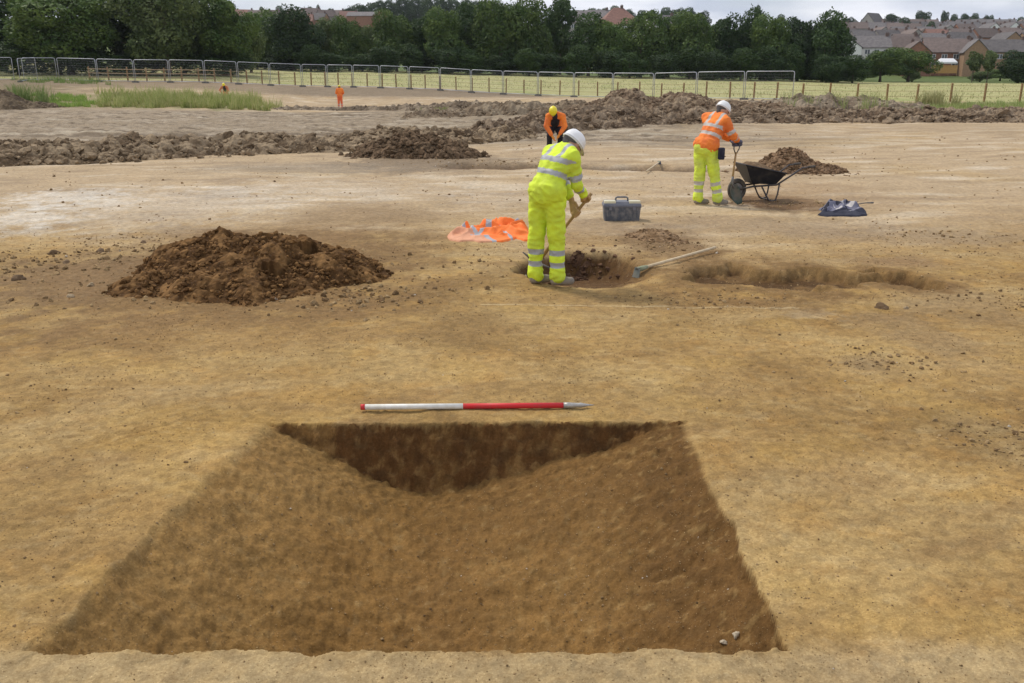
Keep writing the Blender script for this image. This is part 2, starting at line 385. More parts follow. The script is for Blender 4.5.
# ------------------------------------------------------------------ clods and heaps
def hull_rock(seed, n=16, sq=(1,.85,.62)):
    r = random.Random(seed); bm = bmesh.new()
    for _ in range(n):
        v = Vector((r.gauss(0,1), r.gauss(0,1), r.gauss(0,1))).normalized()*r.uniform(.82,1.05)
        bm.verts.new((v.x*sq[0], v.y*sq[1], v.z*sq[2]))
    bmesh.ops.convex_hull(bm, input=bm.verts); 
    for v in [v for v in bm.verts if not v.link_faces]: bm.verts.remove(v)
    bmesh.ops.triangulate(bm, faces=bm.faces)
    bm.verts.index_update()
    V = np.array([v.co[:] for v in bm.verts]); Fc = np.array([[v.index for v in f.verts] for f in bm.faces]); bm.free()
    return V, Fc
ROCKS = [hull_rock(s, n) for s, n in zip(range(8), (14,18,22,26,16,30,20,24))]
TINY = [hull_rock(s+20, 8, (1,.8,.7)) for s in range(6)]
PL = [[Vector((random.gauss(0,1),random.gauss(0,1),random.gauss(0,1))).normalized() for _ in range(7)] for _ in range(5)]
def rough_rock(seed):
    bm = bmesh.new(); bmesh.ops.create_icosphere(bm, subdivisions=3, radius=1)
    o = Vector((seed*7.3, seed*1.7, 0))
    for v in bm.verts:
        p = v.co.copy(); n_ = p*1.0
        for ax_ in PL[seed]:
            q_ = n_.dot(ax_)
            if q_ > .55: n_ = n_-ax_*(q_-.55)*.85
        d = 1+.22*mnoise.noise(p*1.3+o)+.16*mnoise.noise(p*3.1+o)+.13*mnoise.noise(p*7+o)
        v.co = Vector((n_.x*d, n_.y*d*.85, n_.z*d*.55))
    V = np.array([v.co[:] for v in bm.verts]); Fc = np.array([[v.index for v in f.verts] for f in bm.faces]); bm.free(); return V, Fc
ROUGH = [rough_rock(s) for s in range(5)]
def rotmats(n, tilt=.5):
    a = rng.uniform(0, 2*PI, n); b = rng.normal(0, tilt, n); c = rng.normal(0, tilt, n)
    ca, sa, cb, sb, cc, sc = np.cos(a), np.sin(a), np.cos(b), np.sin(b), np.cos(c), np.sin(c)
    Rz = np.zeros((n,3,3)); Rz[:,0,0]=ca; Rz[:,0,1]=-sa; Rz[:,1,0]=sa; Rz[:,1,1]=ca; Rz[:,2,2]=1
    Rx = np.zeros((n,3,3)); Rx[:,0,0]=1; Rx[:,1,1]=cb; Rx[:,1,2]=-sb; Rx[:,2,1]=sb; Rx[:,2,2]=cb
    Ry = np.zeros((n,3,3)); Ry[:,1,1]=1; Ry[:,0,0]=cc; Ry[:,0,2]=sc; Ry[:,2,0]=-sc; Ry[:,2,2]=cc
    return Rz@Rx@Ry
def lumps(Pc, S, cols, kinds=None, tilt=.5):
    """many small clods as one vertex/face array"""
    kinds = kinds or ROCKS; n = len(Pc); ki = rng.integers(0, len(kinds), n); Rm = rotmats(n, tilt)
    Vs, Fs, Cs = [], [], []; off = 0
    for k, (V, Fc) in enumerate(kinds):
        idx = np.where(ki == k)[0]
        if not len(idx): continue
        W = np.einsum('nij,vj->nvi', Rm[idx], V)*S[idx][:,None,None] + Pc[idx][:,None,:]
        Fk = Fc[None]+(np.arange(len(idx))*len(V))[:,None,None]+off
        Vs.append(W.reshape(-1,3)); Fs.append(Fk.reshape(-1,3)); Cs.append(np.repeat(cols[idx], len(V), 0)); off += W.shape[0]*W.shape[1]
    return np.vstack(Vs), np.vstack(Fs), np.vstack(Cs)
soil_m = mat('dug_soil', (1.25,1.2,1.15), (.7,.7,.72), 22, .97, .008, 55, 9, .1, contrast=(.3,.7), attr=True)
def heap(name, label, cat, hf, bbox, res, dark, light, nl, sl, rough=1., group=None, cellsize=.25, big=0, bigs=.2):
    x0,x1,y0,y1 = bbox
    nx = int((x1-x0)/res)+1; ny = int((y1-y0)/res)+1
    X, Y = np.meshgrid(np.linspace(x0,x1,nx), np.linspace(y0,y1,ny))
    seed = abs(int(x0*13+y0*7)) % 1000
    h = hf(X, Y)
    sc = 1/cellsize
    f1,f2,idv = worley(X*sc+fbm(X*2*sc,Y*2*sc,seed+2,2)*.3, Y*sc, seed); g1_, g2_, id2 = worley(X*sc*2.7, Y*sc*2.7, seed+3)
    lump = (idv-.35)*sstep(0,.35,f2-f1)*.42*cellsize + (id2-.4)*sstep(0,.3,g2_-g1_)*.35*cellsize/2 + fbm(X/cellsize*1.5, Y/cellsize*1.5, seed+4, 4)*.22*cellsize
    h2 = h + lump*rough*sstep(0,.12,h)
    Z = G(X, Y, fine=False) + h2 - .03
    keep = h > .002
    fk = keep[:-1,:-1]|keep[1:,:-1]|keep[1:,1:]|keep[:-1,1:]
    Z = np.where(keep, Z, G(X,Y,fine=False)-.08)
    n = fbm(X/.5/cellsize*.25, Y/.5/cellsize*.25, seed+7, 4); n2 = fbm(X/cellsize*3, Y/cellsize*3, seed+8, 3)
    c = np.broadcast_to(np.array(dark), X.shape+(3,)).copy(); c = L3(c, light, sstep(-.25,.5,n+n2*.5+(idv-.5)*.7))
    ii = np.arange(ny-1)[:,None]*nx; jj = np.arange(nx-1)[None,:]
    Fc = np.stack([ii+jj, ii+jj+1, ii+nx+jj+1, ii+nx+jj], -1)[fk]
    V = np.stack([X,Y,Z],-1).reshape(-1,3); C = c.reshape(-1,3)
    use = np.unique(Fc); mp = np.full(len(V), -1); mp[use] = np.arange(len(use)); V = V[use]; C = C[use]; Fc = mp[Fc]
    F3 = np.vstack([Fc[:,[0,1,2]], Fc[:,[0,2,3]]])
    sm = np.ones(len(F3), bool)
    # scattered clods
    def scat(nn, s0, s1, kinds, emb):
        px = rng.uniform(x0,x1,nn*6); py = rng.uniform(y0,y1,nn*6); hh = hf(px,py)
        ok = (hh > .02)|((hh > -.12)&(rng.random(nn*6) < .22)); px=px[ok][:nn]; py=py[ok][:nn]; hh=np.clip(hh[ok][:nn],0,None)
        S = s0*(s1/s0)**(rng.random(len(px))**2.2)
        z = G(px,py,fine=False)+hh-.03+S*emb
        t = rng.random(len(px))[:,None]; cl = np.array(dark)*(1-t)+np.array(light)*t*1.08
        return lumps(np.stack([px,py,z],-1), S, cl, kinds, .6)
    parts = [(V, F3, C)]
    if nl: parts.append(scat(nl, sl[0], sl[1], ROCKS, .35))
    if big: parts.append(scat(big, bigs*.5, bigs, ROUGH, .3))
    off = 0; Vs=[];Fs=[];Cs=[]
    for v,f,cc in parts: Vs.append(v); Fs.append(f+off); Cs.append(cc); off += len(v)
    me = mesh_np(name, np.vstack(Vs), np.vstack(Fs), [soil_m], col=np.vstack(Cs), smooth=False)
    return tag(link(name, me), label, cat, group)
def cone_hf(lst, seed=0, wob=.25, pw=1.3):
    """lst: (cx,cy,rx,ry,h) overlapping tipped barrow loads"""
    def f(x, y):
        h = np.full(np.shape(x), -1.)
        n = fbm(x*1.1, y*1.1, 90+seed, 3)*wob
        for (cx,cy,rx,ry,hh) in lst:
            q = np.hypot((x-cx)/rx,(y-cy)/ry)+n
            h = np.maximum(h, hh*(1-q**pw))
        return np.where(h > 0, h, h)
    return f
# main heap
a = PG(253,281)
heap('spoil_heap', 'large dark brown spoil heap nearest the camera, left of the yellow-suited worker', 'spoil heap',
     cone_hf([(a[0]-.42,a[1]+.40,.80,.85,.46),(a[0]+.10,a[1]+.38,.92,.85,.41),(a[0]-.25,a[1]-.05,.92,.85,.30),(a[0]+.55,a[1]+.12,.68,.7,.26),(a[0]-.80,a[1]-.25,.55,.55,.15),(a[0]+.3,a[1]-.3,.7,.5,.15)],1,.38,1.35),
     (a[0]-2.4,a[0]+2.4,a[1]-1.6,a[1]+2.2), .022, (.085,.045,.018), (.23,.13,.052), 8000, (.004,.038), .8, cellsize=.17, big=12, bigs=.06)
a = PG(413,158)
heap('spoil_heap', 'dark brown spoil heap in front of the rubble bank, above the orange jacket', 'spoil heap',
     cone_hf([(a[0],a[1]+.7,1.7,1.0,.62),(a[0]-.8,a[1]+.6,.9,.8,.42),(a[0]+.8,a[1]+.5,.9,.8,.36)],2),(a[0]-2.6,a[0]+2.6,a[1]-1,a[1]+2.6),.05,(.10,.07,.042),(.19,.13,.08),1500,(.03,.12),1,cellsize=.25,big=20,bigs=.18)
a = PG(795,172)
heap('spoil_heap', 'pointed brown spoil heap directly behind the wheelbarrow', 'spoil heap',
     cone_hf([(a[0]-.05,a[1]+.3,.80,.85,.48),(a[0]+.4,a[1]+.1,.7,.7,.22),(a[0]-.5,a[1]+.1,.8,.7,.2)],3,.15),(a[0]-1.8,a[0]+2.2,a[1]-1.2,a[1]+1.8),.035,(.13,.085,.048),(.25,.165,.10),2200,(.015,.07),.9,cellsize=.16)
a = PG(655,240)
heap('spoil_heap', 'low flat heap of crumbly earth between the toolbox and the long-handled hoe', 'spoil heap',
     cone_hf([(a[0],a[1]+.2,.42,.45,.13),(a[0]+.2,a[1]-.1,.35,.3,.07)],4),(a[0]-.9,a[0]+.9,a[1]-.8,a[1]+1),.02,(.16,.10,.052),(.28,.19,.11),500,(.006,.03),.5,cellsize=.08)
a = PG(588,275)
heap('spoil_heap', 'dark clods heaped in the small pit beside the yellow-suited worker', 'spoil heap',
     cone_hf([(a[0]-.10,a[1]+.0,.22,.24,.05),(a[0]+.06,a[1]+.02,.25,.22,.03)],5),(a[0]-.45,a[0]+.5,a[1]-.3,a[1]+.5),.015,(.085,.048,.03),(.15,.09,.055),420,(.008,.045),.8,cellsize=.09)

def bank_hf(pts, seed=0):
    """pts: (x,y,halfwidth,height) along the centreline"""
    P2 = [(p[0],p[1]) for p in pts]; W = np.array([p[2] for p in pts]); Hh = np.array([p[3] for p in pts]); k = np.arange(len(pts))
    def f(x, y):
        d, t = seg_d(x, y, P2); w = np.interp(t, k, W); h = np.interp(t, k, Hh)
        n = fbm(x*.45, y*.45, 70+seed, 4)
        return h*(1+n*.55)*(1-(d/w/(1+n*.3))**1.6)
    return f
def pc(col, Y): return xcol(col, Y, 130), Y
def bank(name, label, cat, ctr, res, dark, light, nl, sl, cellsize, big, bigs, seed, rough=1.):
    pts = []
    for (col, Y, w, h) in ctr: x, y = pc(col, Y); pts.append((x,y,w,h))
    xs = [p[0] for p in pts]; ys = [p[1] for p in pts]; mw = max(p[2] for p in pts)*1.25
    return heap(name, label, cat, bank_hf(pts, seed), (min(xs)-mw,max(xs)+mw,min(ys)-mw,max(ys)+mw), res, dark, light, nl, sl, rough, None, cellsize, big, bigs)
bank('spoil_bank', 'long low bank of grey-brown rubble clods along the track at the left', 'spoil bank',
     [(-190,22,1.7,.42),(0,22,1.8,.42),(120,23,1.8,.38),(240,24.5,1.7,.38),(350,26,1.6,.38),(440,28,1.5,.36),(500,30.5,1.5,.36)], .05, (.13,.092,.056), (.33,.255,.165), 6500, (.02,.13), .42, 130, .24, 1)
bank('spoil_bank', 'long rough bank of turned clods across the middle and right of the site', 'spoil bank',
     [(505,33,1.5,.40),(560,36,1.9,.55),(640,40,2.2,.62),(760,41.5,2.2,.45),(900,41.5,2.2,.40),(1050,41,2.2,.40),(1250,41,2.2,.4)], .075, (.125,.088,.057), (.29,.225,.155), 8000, (.03,.17), .5, 130, .34, 2)
bank('spoil_mound', 'tallest brown mound of earth behind the bank, left of the orange-jacketed worker', 'spoil heap',
     [(590,48,2.6,.6),(635,49,3.6,1.2),(665,50,3.2,.9),(730,50,2.8,.6),(770,50,2,.4)], .11, (.16,.112,.074), (.31,.24,.16), 3500, (.04,.15), .6, 30, .3, 3)
bank('spoil_mound', 'broad weedy grey mound behind the right-hand end of the bank', 'spoil heap',
     [(750,52,2.6,.45),(830,53,3.2,.72),(880,53,2.8,.55),(905,53,2,.3)], .12, (.18,.14,.10), (.29,.24,.175), 2200, (.03,.11), .6, 8, .22, 4)
bank('spoil_mound', 'low spread of brown earth in front of the metal fence, centre', 'spoil heap',
     [(430,48,1.6,.3),(490,50,2.2,.5),(560,51,2.8,.62),(610,51,2.5,.5)], .11, (.18,.135,.09), (.32,.26,.18), 2600, (.03,.13), .6, 20, .26, 5)
bank('spoil_mound', 'dark weedy mound of earth at the far left edge below the fence', 'spoil heap',
     [(-120,58,3,1.2),(-20,58,3,1.2),(12,58,2.4,.8),(36,59,2,.3)], .12, (.10,.075,.05), (.22,.17,.11), 1500, (.04,.14), .6, 12, .26, 6)
bank('spoil_mound', 'low broken ridge of dirt between the haul track and the standing far worker', 'spoil heap',
     [(290,62,1.2,.12),(340,64,1.5,.2),(400,62,1.3,.3),(450,58,1.5,.45),(500,55,1.5,.4)], .12, (.15,.115,.08), (.30,.245,.175), 1500, (.03,.11), .5, 10, .2, 7)

# single clods and stones
clod_m = mat('clod_earth', (.13,.083,.045), (.21,.14,.08), 14, .97, .01, 45)
clod_l = mat('clod_pale', (.30,.22,.13), (.40,.31,.20), 14, .95, .01, 45)
def clod(col, row, r, label, m=clod_m, cat='clod', name='earth_clod'):
    x,y,z = PG(col,row); V,Fc = ROUGH[random.randrange(5)]
    me = mesh_np(name, V*r*np.array([1.15,.9,1.0]), Fc, [m]); o = link(name, me); o.location = (x,y,z+r*.15); o.rotation_euler = (0,0,random.uniform(0,6)); tag(o,label,cat)
clod(54,254,.07,'dark clod left of the big heap, the left one of the top pair')
clod(100,252,.065,'dark clod left of the big heap, the right one of the top pair')
clod(66,263,.055,'small dark clod just below the two larger clods left of the big heap')
clod(17,280,.07,'flat brown clod nearest the left edge of the photo')
clod(71,297,.05,'pale brown clod at the bottom of the scatter left of the heap', clod_l)
clod(91,286,.045,'pale lump between the scattered clods and the big heap', clod_l)
clod(143,243,.05,'small clod at the upper left foot of the big heap')
clod(881,308,.065,'lone dark brown clod on bare ground right of the long-handled hoe')
clod(906,309,.03,'small crumb of earth just right of the lone dark clod', clod_l)
stone_m = mat('pale_stone', (.52,.44,.32), (.36,.29,.20), 12, .8, .01, 50)
clod(736,636,.024,'pale cream stone in the near right corner of the ditch', stone_m, 'stone', 'stone')
clod(723,643,.015,'small pale stone beside the cream stone in the ditch corner', stone_m, 'stone', 'stone')

def crumbs():
    n = 30000
    r = 2.3*(34/2.3)**rng.random(n); a = rng.uniform(-.68,.68,n); x = np.sin(a)*r; y = np.cos(a)*r
    den = fbm(x/1.1,y/1.1,81,3)+fbm(x/.25,y/.25,82,2)*.4
    big = np.zeros(n,bool)
    for (a_,b_,rx,ry) in ((885,362,.45,.35),(1000,440,.3,.35),(985,300,.7,.5),(665,243,.5,.6),(775,204,.8,.5),(350,300,.6,.5),(930,240,.8,1.),(40,262,1.1,.8),(700,300,.6,.3),(500,165,1.5,.8),(110,245,.8,.7)):
        px,py,_ = PG(a_,b_); k = rng.random(n) < .008; qx = px+rng.normal(size=n)*rx*.6; qy = py+rng.normal(size=n)*ry*.6; x = np.where(k,qx,x); y = np.where(k,qy,y); den = np.where(k,1.5,den); big = k|big
    r = np.hypot(x,y); dm,_,_ = pit_main(x,y); ds,_ = pit_small(x,y); dsl,_ = seg_d(x,y,SL)
    # more crumbs around the heap, the pits and inside the ditch
    hx,hy,_ = PG(255,272); dh = np.hypot((x-hx)/3.2,(y-hy)/1.6); hx2,hy2,_ = PG(60,272); dh2 = np.hypot((x-hx2)/1.8,(y-hy2)/.9)
    p = .20+.6*sstep(.0,.5,den)+.7*sstep(1.1,.6,dh)+1.2*sstep(1.1,.5,dh2)+.35*(dm>.02)+.4*sstep(.9,.3,dsl)
    ok = rng.random(n) < p; ok &= ~((y > 4.3)&(np.abs(x+.2) < 1.3)&(y < 5.3)&(rng.random(n)<.85)); ok &= ~((y > 4.38)&(y < 4.72)&(np.abs(x+.2) < 1.4))
    x=x[ok]; y=y[ok]; r=r[ok]; dm=dm[ok]; dh=dh[ok]; dh2=dh2[ok]; big=big[ok]
    z = G(x,y)
    S = (.0016+.0011*r*rng.random(len(x))**3)*(1+1.0*rng.random(len(x))**5) + (np.minimum(dh,dh2) < 1)*rng.random(len(x))**5*.03 + big*rng.random(len(x))**3*.016
    t = rng.random(len(x))[:,None]
    c = np.array([.15,.095,.048])*(1-t)+np.array([.38,.27,.14])*t
    w = (rng.random(len(x)) < .012)[:,None]; c = np.where(w, [.55,.5,.42], c)
    V,Fc,C = lumps(np.stack([x,y,z+S*.2],-1), S, c, ROCKS, .5)
    n = 90000; r = 2.3*(11/2.3)**rng.random(n); x = rng.uniform(-.70,.70,n)*r; y = r
    den = fbm(x/.8,y/.8,83,3)+fbm(x/.2,y/.2,84,2)*.4; dm,_,_ = pit_main(x,y)
    ok = (rng.random(n) < .25+.75*sstep(-.1,.5,den)+.3*(dm>.02)) & ~((y > 4.40)&(y < 4.70)&(np.abs(x+.2) < 1.4))
    x=x[ok]; y=y[ok]; r=r[ok]; S = .0010+.0011*r*rng.random(len(x))**2.5; z = G(x,y); t = rng.random(len(x))[:,None]
    c = np.array([.16,.095,.042])*(1-t)+np.array([.46,.33,.17])*t
    V2,F2,C2 = lumps(np.stack([x,y,z+S*.25],-1), S, c, TINY, .5); Fc = np.vstack([Fc, F2+len(V)]); V = np.vstack([V,V2]); C = np.vstack([C,C2])
    me = mesh_np('loose_crumbs', V, Fc, [soil_m], col=C, smooth=False)
    tag(link('loose_crumbs', me), 'crumbs of earth and grit scattered over the stripped ground', 'earth crumbs', kind='stuff')
crumbs()

# ------------------------------------------------------------------ grass
grass_m = mat('rough_grass', (1,1,1), (.75,.8,.7), 2, .8, attr=True, trans=.25)
def blades(name, label, x, y, hgt, wid, cA, cB, seedcol=True):
    n = len(x); z = G(x,y,fine=False); a = rng.uniform(0,2*PI,n); lean = rng.normal(0,.28,(n,2))*hgt[:,None]
    dx = np.cos(a)*wid; dy = np.sin(a)*wid
    b0 = np.stack([x-dx,y-dy,z-.03],-1); b1 = np.stack([x+dx,y+dy,z-.03],-1)
    m0 = np.stack([x-dx*.7+lean[:,0]*.4,y-dy*.7+lean[:,1]*.4,z+hgt*.55],-1); m1 = np.stack([x+dx*.7+lean[:,0]*.4,y+dy*.7+lean[:,1]*.4,z+hgt*.55],-1)
    t0 = np.stack([x+lean[:,0]-dx*.1,y+lean[:,1],z+hgt],-1); t1 = np.stack([x+lean[:,0]+dx*.1,y+lean[:,1],z+hgt],-1)
    V = np.stack([b0,b1,m0,m1,t0,t1],1).reshape(-1,3); o = (np.arange(n)*6)[:,None]
    Fc = np.vstack([o+np.array([0,1,3,2]), o+np.array([2,3,5,4])])
    t = rng.random(n)[:,None]; C = np.repeat(np.array(cA)*(1-t)+np.array(cB)*t, 6, 0)
    tag(link(name, mesh_np(name, V, Fc, [grass_m], col=C)), label, 'grass', kind='stuff')
def patch(cA, cB, Y0, Y1, n, thr=-.2, seed=0):
    y = rng.uniform(Y0,Y1,n); c = rng.uniform(cA,cB,n); x = (c-512)/918*y
    ed = np.minimum(np.minimum(c-cA,cB-c)/35, 1); ed = np.minimum(ed, np.minimum(y-Y0,Y1-y)/1.2)
    k = fbm(x/1.2,y/1.2,seed,3) > thr+(1-np.clip(ed,0,1))*.8
    return x[k], y[k]
x,y = patch(84,286,58.7,67.3,36000,-.08,101)
hg = (.22+.8*rng.random(len(x))**2)*(.6+.5*sstep(-.3,.5,fbm(x/2,y/2,102,2))); blades('rough_grass','band of long green and straw grass on the rise left of the haul track',x,y,hg,np.full(len(x),.016),(.27,.35,.08),(.60,.54,.27))
x,y = patch(-20,60,59.5,63,5000,-.1,109); blades('weeds','tall green weeds growing round the dark mound at the left edge',x,y,rng.uniform(.5,1.5,len(x)),np.full(len(x),.02),(.16,.26,.07),(.32,.34,.14))
x,y = patch(15,110,59,66,9000,-.2,103); blades('weeds','bright low weeds beside the dark mound at the far left',x,y,rng.uniform(.08,.3,len(x)),np.full(len(x),.02),(.25,.40,.08),(.40,.48,.14))
x,y = patch(0,130,80,86.5,4500,-.0,107); blades('weeds','green weeds growing along the foot of the metal fence at the left',x,y,rng.uniform(.1,.5,len(x)),np.full(len(x),.02),(.14,.24,.06),(.3,.36,.13))
x,y = patch(395,505,55,60,3500,.1,104); blades('weeds','sparse green weeds on the disturbed ground, centre left',x,y,rng.uniform(.1,.32,len(x)),np.full(len(x),.014),(.24,.32,.09),(.45,.43,.2))
x,y = patch(870,1060,50,60,12000,-.1,105); blades('rough_grass','green and straw grass verge behind the bank at the right edge',x,y,rng.uniform(.1,.4,len(x)),np.full(len(x),.015),(.22,.32,.08),(.48,.47,.22))
x,y = patch(918,962,55,59,4500,-.35,106); blades('grass_tuft','tall dry grass clump in front of the wooden fence at the right',x,y,rng.uniform(.5,1.1,len(x)),np.full(len(x),.014),(.25,.28,.11),(.5,.42,.22))
x,y = patch(760,905,49,56,3500,.25,108); blades('weeds','thin weeds growing on the grey mound at the right',x,y,rng.uniform(.9,1.25,len(x))*.95,np.full(len(x),.014),(.25,.33,.1),(.45,.45,.2))
n = 9000; y = 88*(146/88)**rng.random(n); c = rng.uniform(-60,1090,n); y = np.where(c > 600, y-22*sstep(600,800,c)*sstep(146,88,y), y); x = (c-512)/918*y
blades('meadow_grass','pale ripening meadow grass covering the field behind the fences',x,y,rng.uniform(.05,.2,n),np.full(n,.03),(.36,.36,.16),(.42,.40,.20))

# ------------------------------------------------------------------ fences
galv = mat('galvanised_steel', (.50,.53,.56), (.40,.43,.46), 20, .45, spec=.5, metal=.35)
wood = mat('fence_wood', (.30,.19,.085), (.21,.13,.06), 9, .85, .004, 30)
wood_new = mat('fence_rail_wood', (.40,.30,.17), (.28,.21,.12), 9, .85)
ORD = ['first','second','third','fourth','fifth','sixth','seventh','eighth','ninth','tenth','eleventh','twelfth','thirteenth','fourteenth','fifteenth','sixteenth','seventeenth','eighteenth','nineteenth','twentieth','twenty-first','twenty-second','twenty-third','twenty-fourth','twenty-fifth','twenty-sixth']
def fence_panel(p0, p1, label):
    (x0,y0),(x1,y1) = p0,p1; z0 = g1(x0,y0); z1 = g1(x1,y1); L = math.hypot(x1-x0,y1-y0); rz = math.atan2(y1-y0,x1-x0); sh = (z1-z0)/L
    root = empty('fence_panel',(x0,y0,z0),rz,label,'fence panel','metal mesh fence panels round the site')
    def q(u,z): return (u, 0, z+sh*u)
    m = MB(); g=.04; r=.028; k=.12; T=2.0; Bz=.12
    m.tube([q(g,0),q(g,T-k),q(g+k*.3,T-k*.3),q(g+k,T),q(L-g-k,T),q(L-g-k*.3,T-k*.3),q(L-g,T-k),q(L-g,0)], r, 6)
    m.tube([q(g,Bz),q(L-g,Bz)], r*.9, 6); m.build('frame', galv, root, True)
    w = MB(); n = int(L/.11)
    for i in range(1,n):
        u = g+(L-2*g)*i/n; w.tube([q(u,Bz),q(u,T)], .0017, 3, caps=False)
    for i in range(1,9): w.tube([q(g,Bz+(T-Bz)*i/9),q(L-g,Bz+(T-Bz)*i/9)], .0017, 3, caps=False)
    w.build('wire_mesh', galv, root, True)
    b = MB(); b.box(-.3,.3,-.11,.11,-.03,.13); b.box(-.22,.22,-.09,.09,.13,.15); b.build('foot_block', foot_m, root, bevel=.01)
foot_m = mat('fence_foot_rubber', (.10,.10,.10), (.2,.19,.17), 10, .9)
posts_c = [59,98,135,170,205,238,270,302,327,353,380,409,440,471,503,538,574,613,654,697,745,795]
def fY(c): return float(np.interp(c,[-60,59,98,238,330,440,538,640,745,795],[84,85,84,84.5,86,84,80,73.5,67,64.5]))
pp = [(xcol(c,fY(c)),fY(c)) for c in posts_c]
pl = [(-62,83),(-24,84),(16,84.5)]
for i in range(2):
    a_,b_ = pl[i],pl[i+1]
    fence_panel((xcol(a_[0],a_[1]),a_[1]),(xcol(b_[0]-1,b_[1]),b_[1]), ['metal mesh fence panel partly cut off by the left edge','metal mesh fence panel at left edge, just left of the angled pair'][i])
fence_panel((xcol(20,81.5),81.5),(xcol(38,85),85),'metal mesh fence panel turned at an angle near the left edge, doubled posts')
fence_panel((xcol(24,83.5),83.5),(xcol(58,85),85),'metal mesh fence panel overlapping the angled one near the left edge')
for i in range(len(pp)-1):
    d = Vector((pp[i+1][0]-pp[i][0],pp[i+1][1]-pp[i][1])).normalized()*.03
    fence_panel((pp[i][0]+d.x,pp[i][1]+d.y),(pp[i+1][0]-d.x,pp[i+1][1]-d.y), f'metal mesh fence panel, {ORD[i]} from left in the straight run' if i < len(pp)-2 else 'last metal mesh fence panel at the right end of the run')
# timber post-and-rail / wire fence
wc = [90,109,128,147,165,182,199,215,231,247,262,279,295,311,325,338,352,367,382,396,411,425,440,456,472,489,506,524,541,560,579,598,618,640,662,684,707,731,755,778,804,831,859,889,919,953,987,1023,1062]
def wY(c): return fY(c)+1.6 if c < 790 else float(np.interp(c,[790,987,1070],[66,63,62]))
wr = empty('wooden_fence',(xcol(512,wY(512)),wY(512),g1(xcol(512,wY(512)),wY(512))),0,'long low fence of brown wooden posts and rails behind the metal panels','fence')
o0 = Vector(wr.location); tops = []
for c in wc:
    Y = wY(c); x = xcol(c,Y); z = g1(x,Y); m = MB(); s = .055; q = Vector((x,Y,z))-o0
    t = random.uniform(-.03,.03); hh = 1.22+random.uniform(-.05,.06)
    m.add([(q.x-s,q.y-s,q.z-.2),(q.x+s,q.y-s,q.z-.2),(q.x+s,q.y+s,q.z-.2),(q.x-s,q.y+s,q.z-.2),(q.x-s+t,q.y-s,q.z+hh),(q.x+s+t,q.y-s,q.z+hh),(q.x+s+t,q.y+s,q.z+hh+.03),(q.x-s+t,q.y+s,q.z+hh+.03)],
          [(0,3,2,1),(4,5,6,7),(0,1,5,4),(1,2,6,5),(2,3,7,6),(3,0,4,7)])
    m.build('post', wood, wr); tops.append((q, c))
for lev,h_ in enumerate((1.08,.72,.36)):
    m = MB()
    for i in range(len(tops)-1):
        (a_,c1_),(b_,c2_) = tops[i],tops[i+1]
        th = .035 if c1_ < 200 else .006
        pa = a_+Vector((0,-.075,h_)); pb = b_+Vector((0,-.075,h_))
        if c1_ < 200: m.box(0,(pb-pa).length,-.018,.018,-.045,.045,0,Matrix.Translation(pa)@(pb-pa).to_track_quat('X','Z').to_matrix().to_4x4())
        else: m.tube([pa,pb], .012, 4)
    m.build('rail', wood_new, wr)

# ------------------------------------------------------------------ trees
leafs = []
for k,(c1_,c2_,c3_) in enumerate([((.050,.095,.024),(.14,.20,.05),(.09,.14,.035)),((.036,.07,.022),(.075,.12,.035),(.05,.09,.026)),((.08,.12,.04),(.16,.20,.075),(.115,.155,.055)),((.026,.052,.020),(.055,.09,.03),(.038,.07,.023))]):
    leafs.append(mat('foliage_%s'%['mid','dark','light','deep'][k], c1_, c2_, .55, .65, det=4, objrand=.12, trans=.22, c3=c3_, spec=.25))
bark = mat('bark', (.09,.07,.05), (.15,.12,.09), 6, .95, .02, 12)
def crown_mesh(seed, R, zc, rz, nleaf, ls, mtl, nl=16, column=False):
    r = np.random.default_rng(seed); lob = []
    for i in range(nl):
        d = r.normal(size=3); d /= np.linalg.norm(d); k = r.random()**.45*.72
        rr = R*(.26+.22*r.random())
        lob.append((d[0]*k*R, d[1]*k*R, zc+d[2]*k*rz, rr, rr*(.75+.3*r.random())))
    lob.append((0,0,zc,R*.55,rz*.6))
    lob = np.array(lob); w = lob[:,3]**2; w = w/w.sum(); li = r.choice(len(lob), nleaf, p=w); L_ = lob[li]
    d = r.normal(size=(nleaf,3)); d /= np.linalg.norm(d,axis=1)[:,None]
    # clumps: attract directions towards random twig centres
    rad = (1-.28*r.random(nleaf)**2+.10*r.normal(size=nleaf)*(r.random(nleaf)<.4))
    nn = np.array([mnoise.noise(Vector((a,b,c))) for a,b,c in zip(*(L_[:,:3]/R*3+d*2.1).T)])
    rad = rad*(1+.26*nn)
    p = L_[:,:3]+d*np.stack([L_[:,3],L_[:,3],L_[:,4]],-1)*rad[:,None]
    keep = np.ones(nleaf,bool)
    for l in lob:
        q = np.linalg.norm((p-l[:3])/np.array([l[3],l[3],l[4]]),axis=1); keep &= (q > .62)|(r.random(nleaf) < .15)
    keep &= p[:,2] > zc-rz*1.02
    p = p[keep]; d = d[keep]; n = len(p)
    nrm = d*.9+r.normal(size=(n,3))*.75+np.array([0,0,.25]); nrm /= np.linalg.norm(nrm,axis=1)[:,None]
    t = np.cross(nrm, r.normal(size=(n,3))); t /= np.linalg.norm(t,axis=1)[:,None]; b = np.cross(nrm,t)
    s = ls*(.5+r.random(n))[:,None]
    V = np.stack([p-t*s, p-b*s*.6+nrm*s*.15, p+t*s, p+b*s*.6-nrm*s*.1],1).reshape(-1,3)
    Fc = (np.arange(n)*4)[:,None]+np.arange(4)
    return mesh_np('crown', V, Fc, [mtl], smooth=False), lob
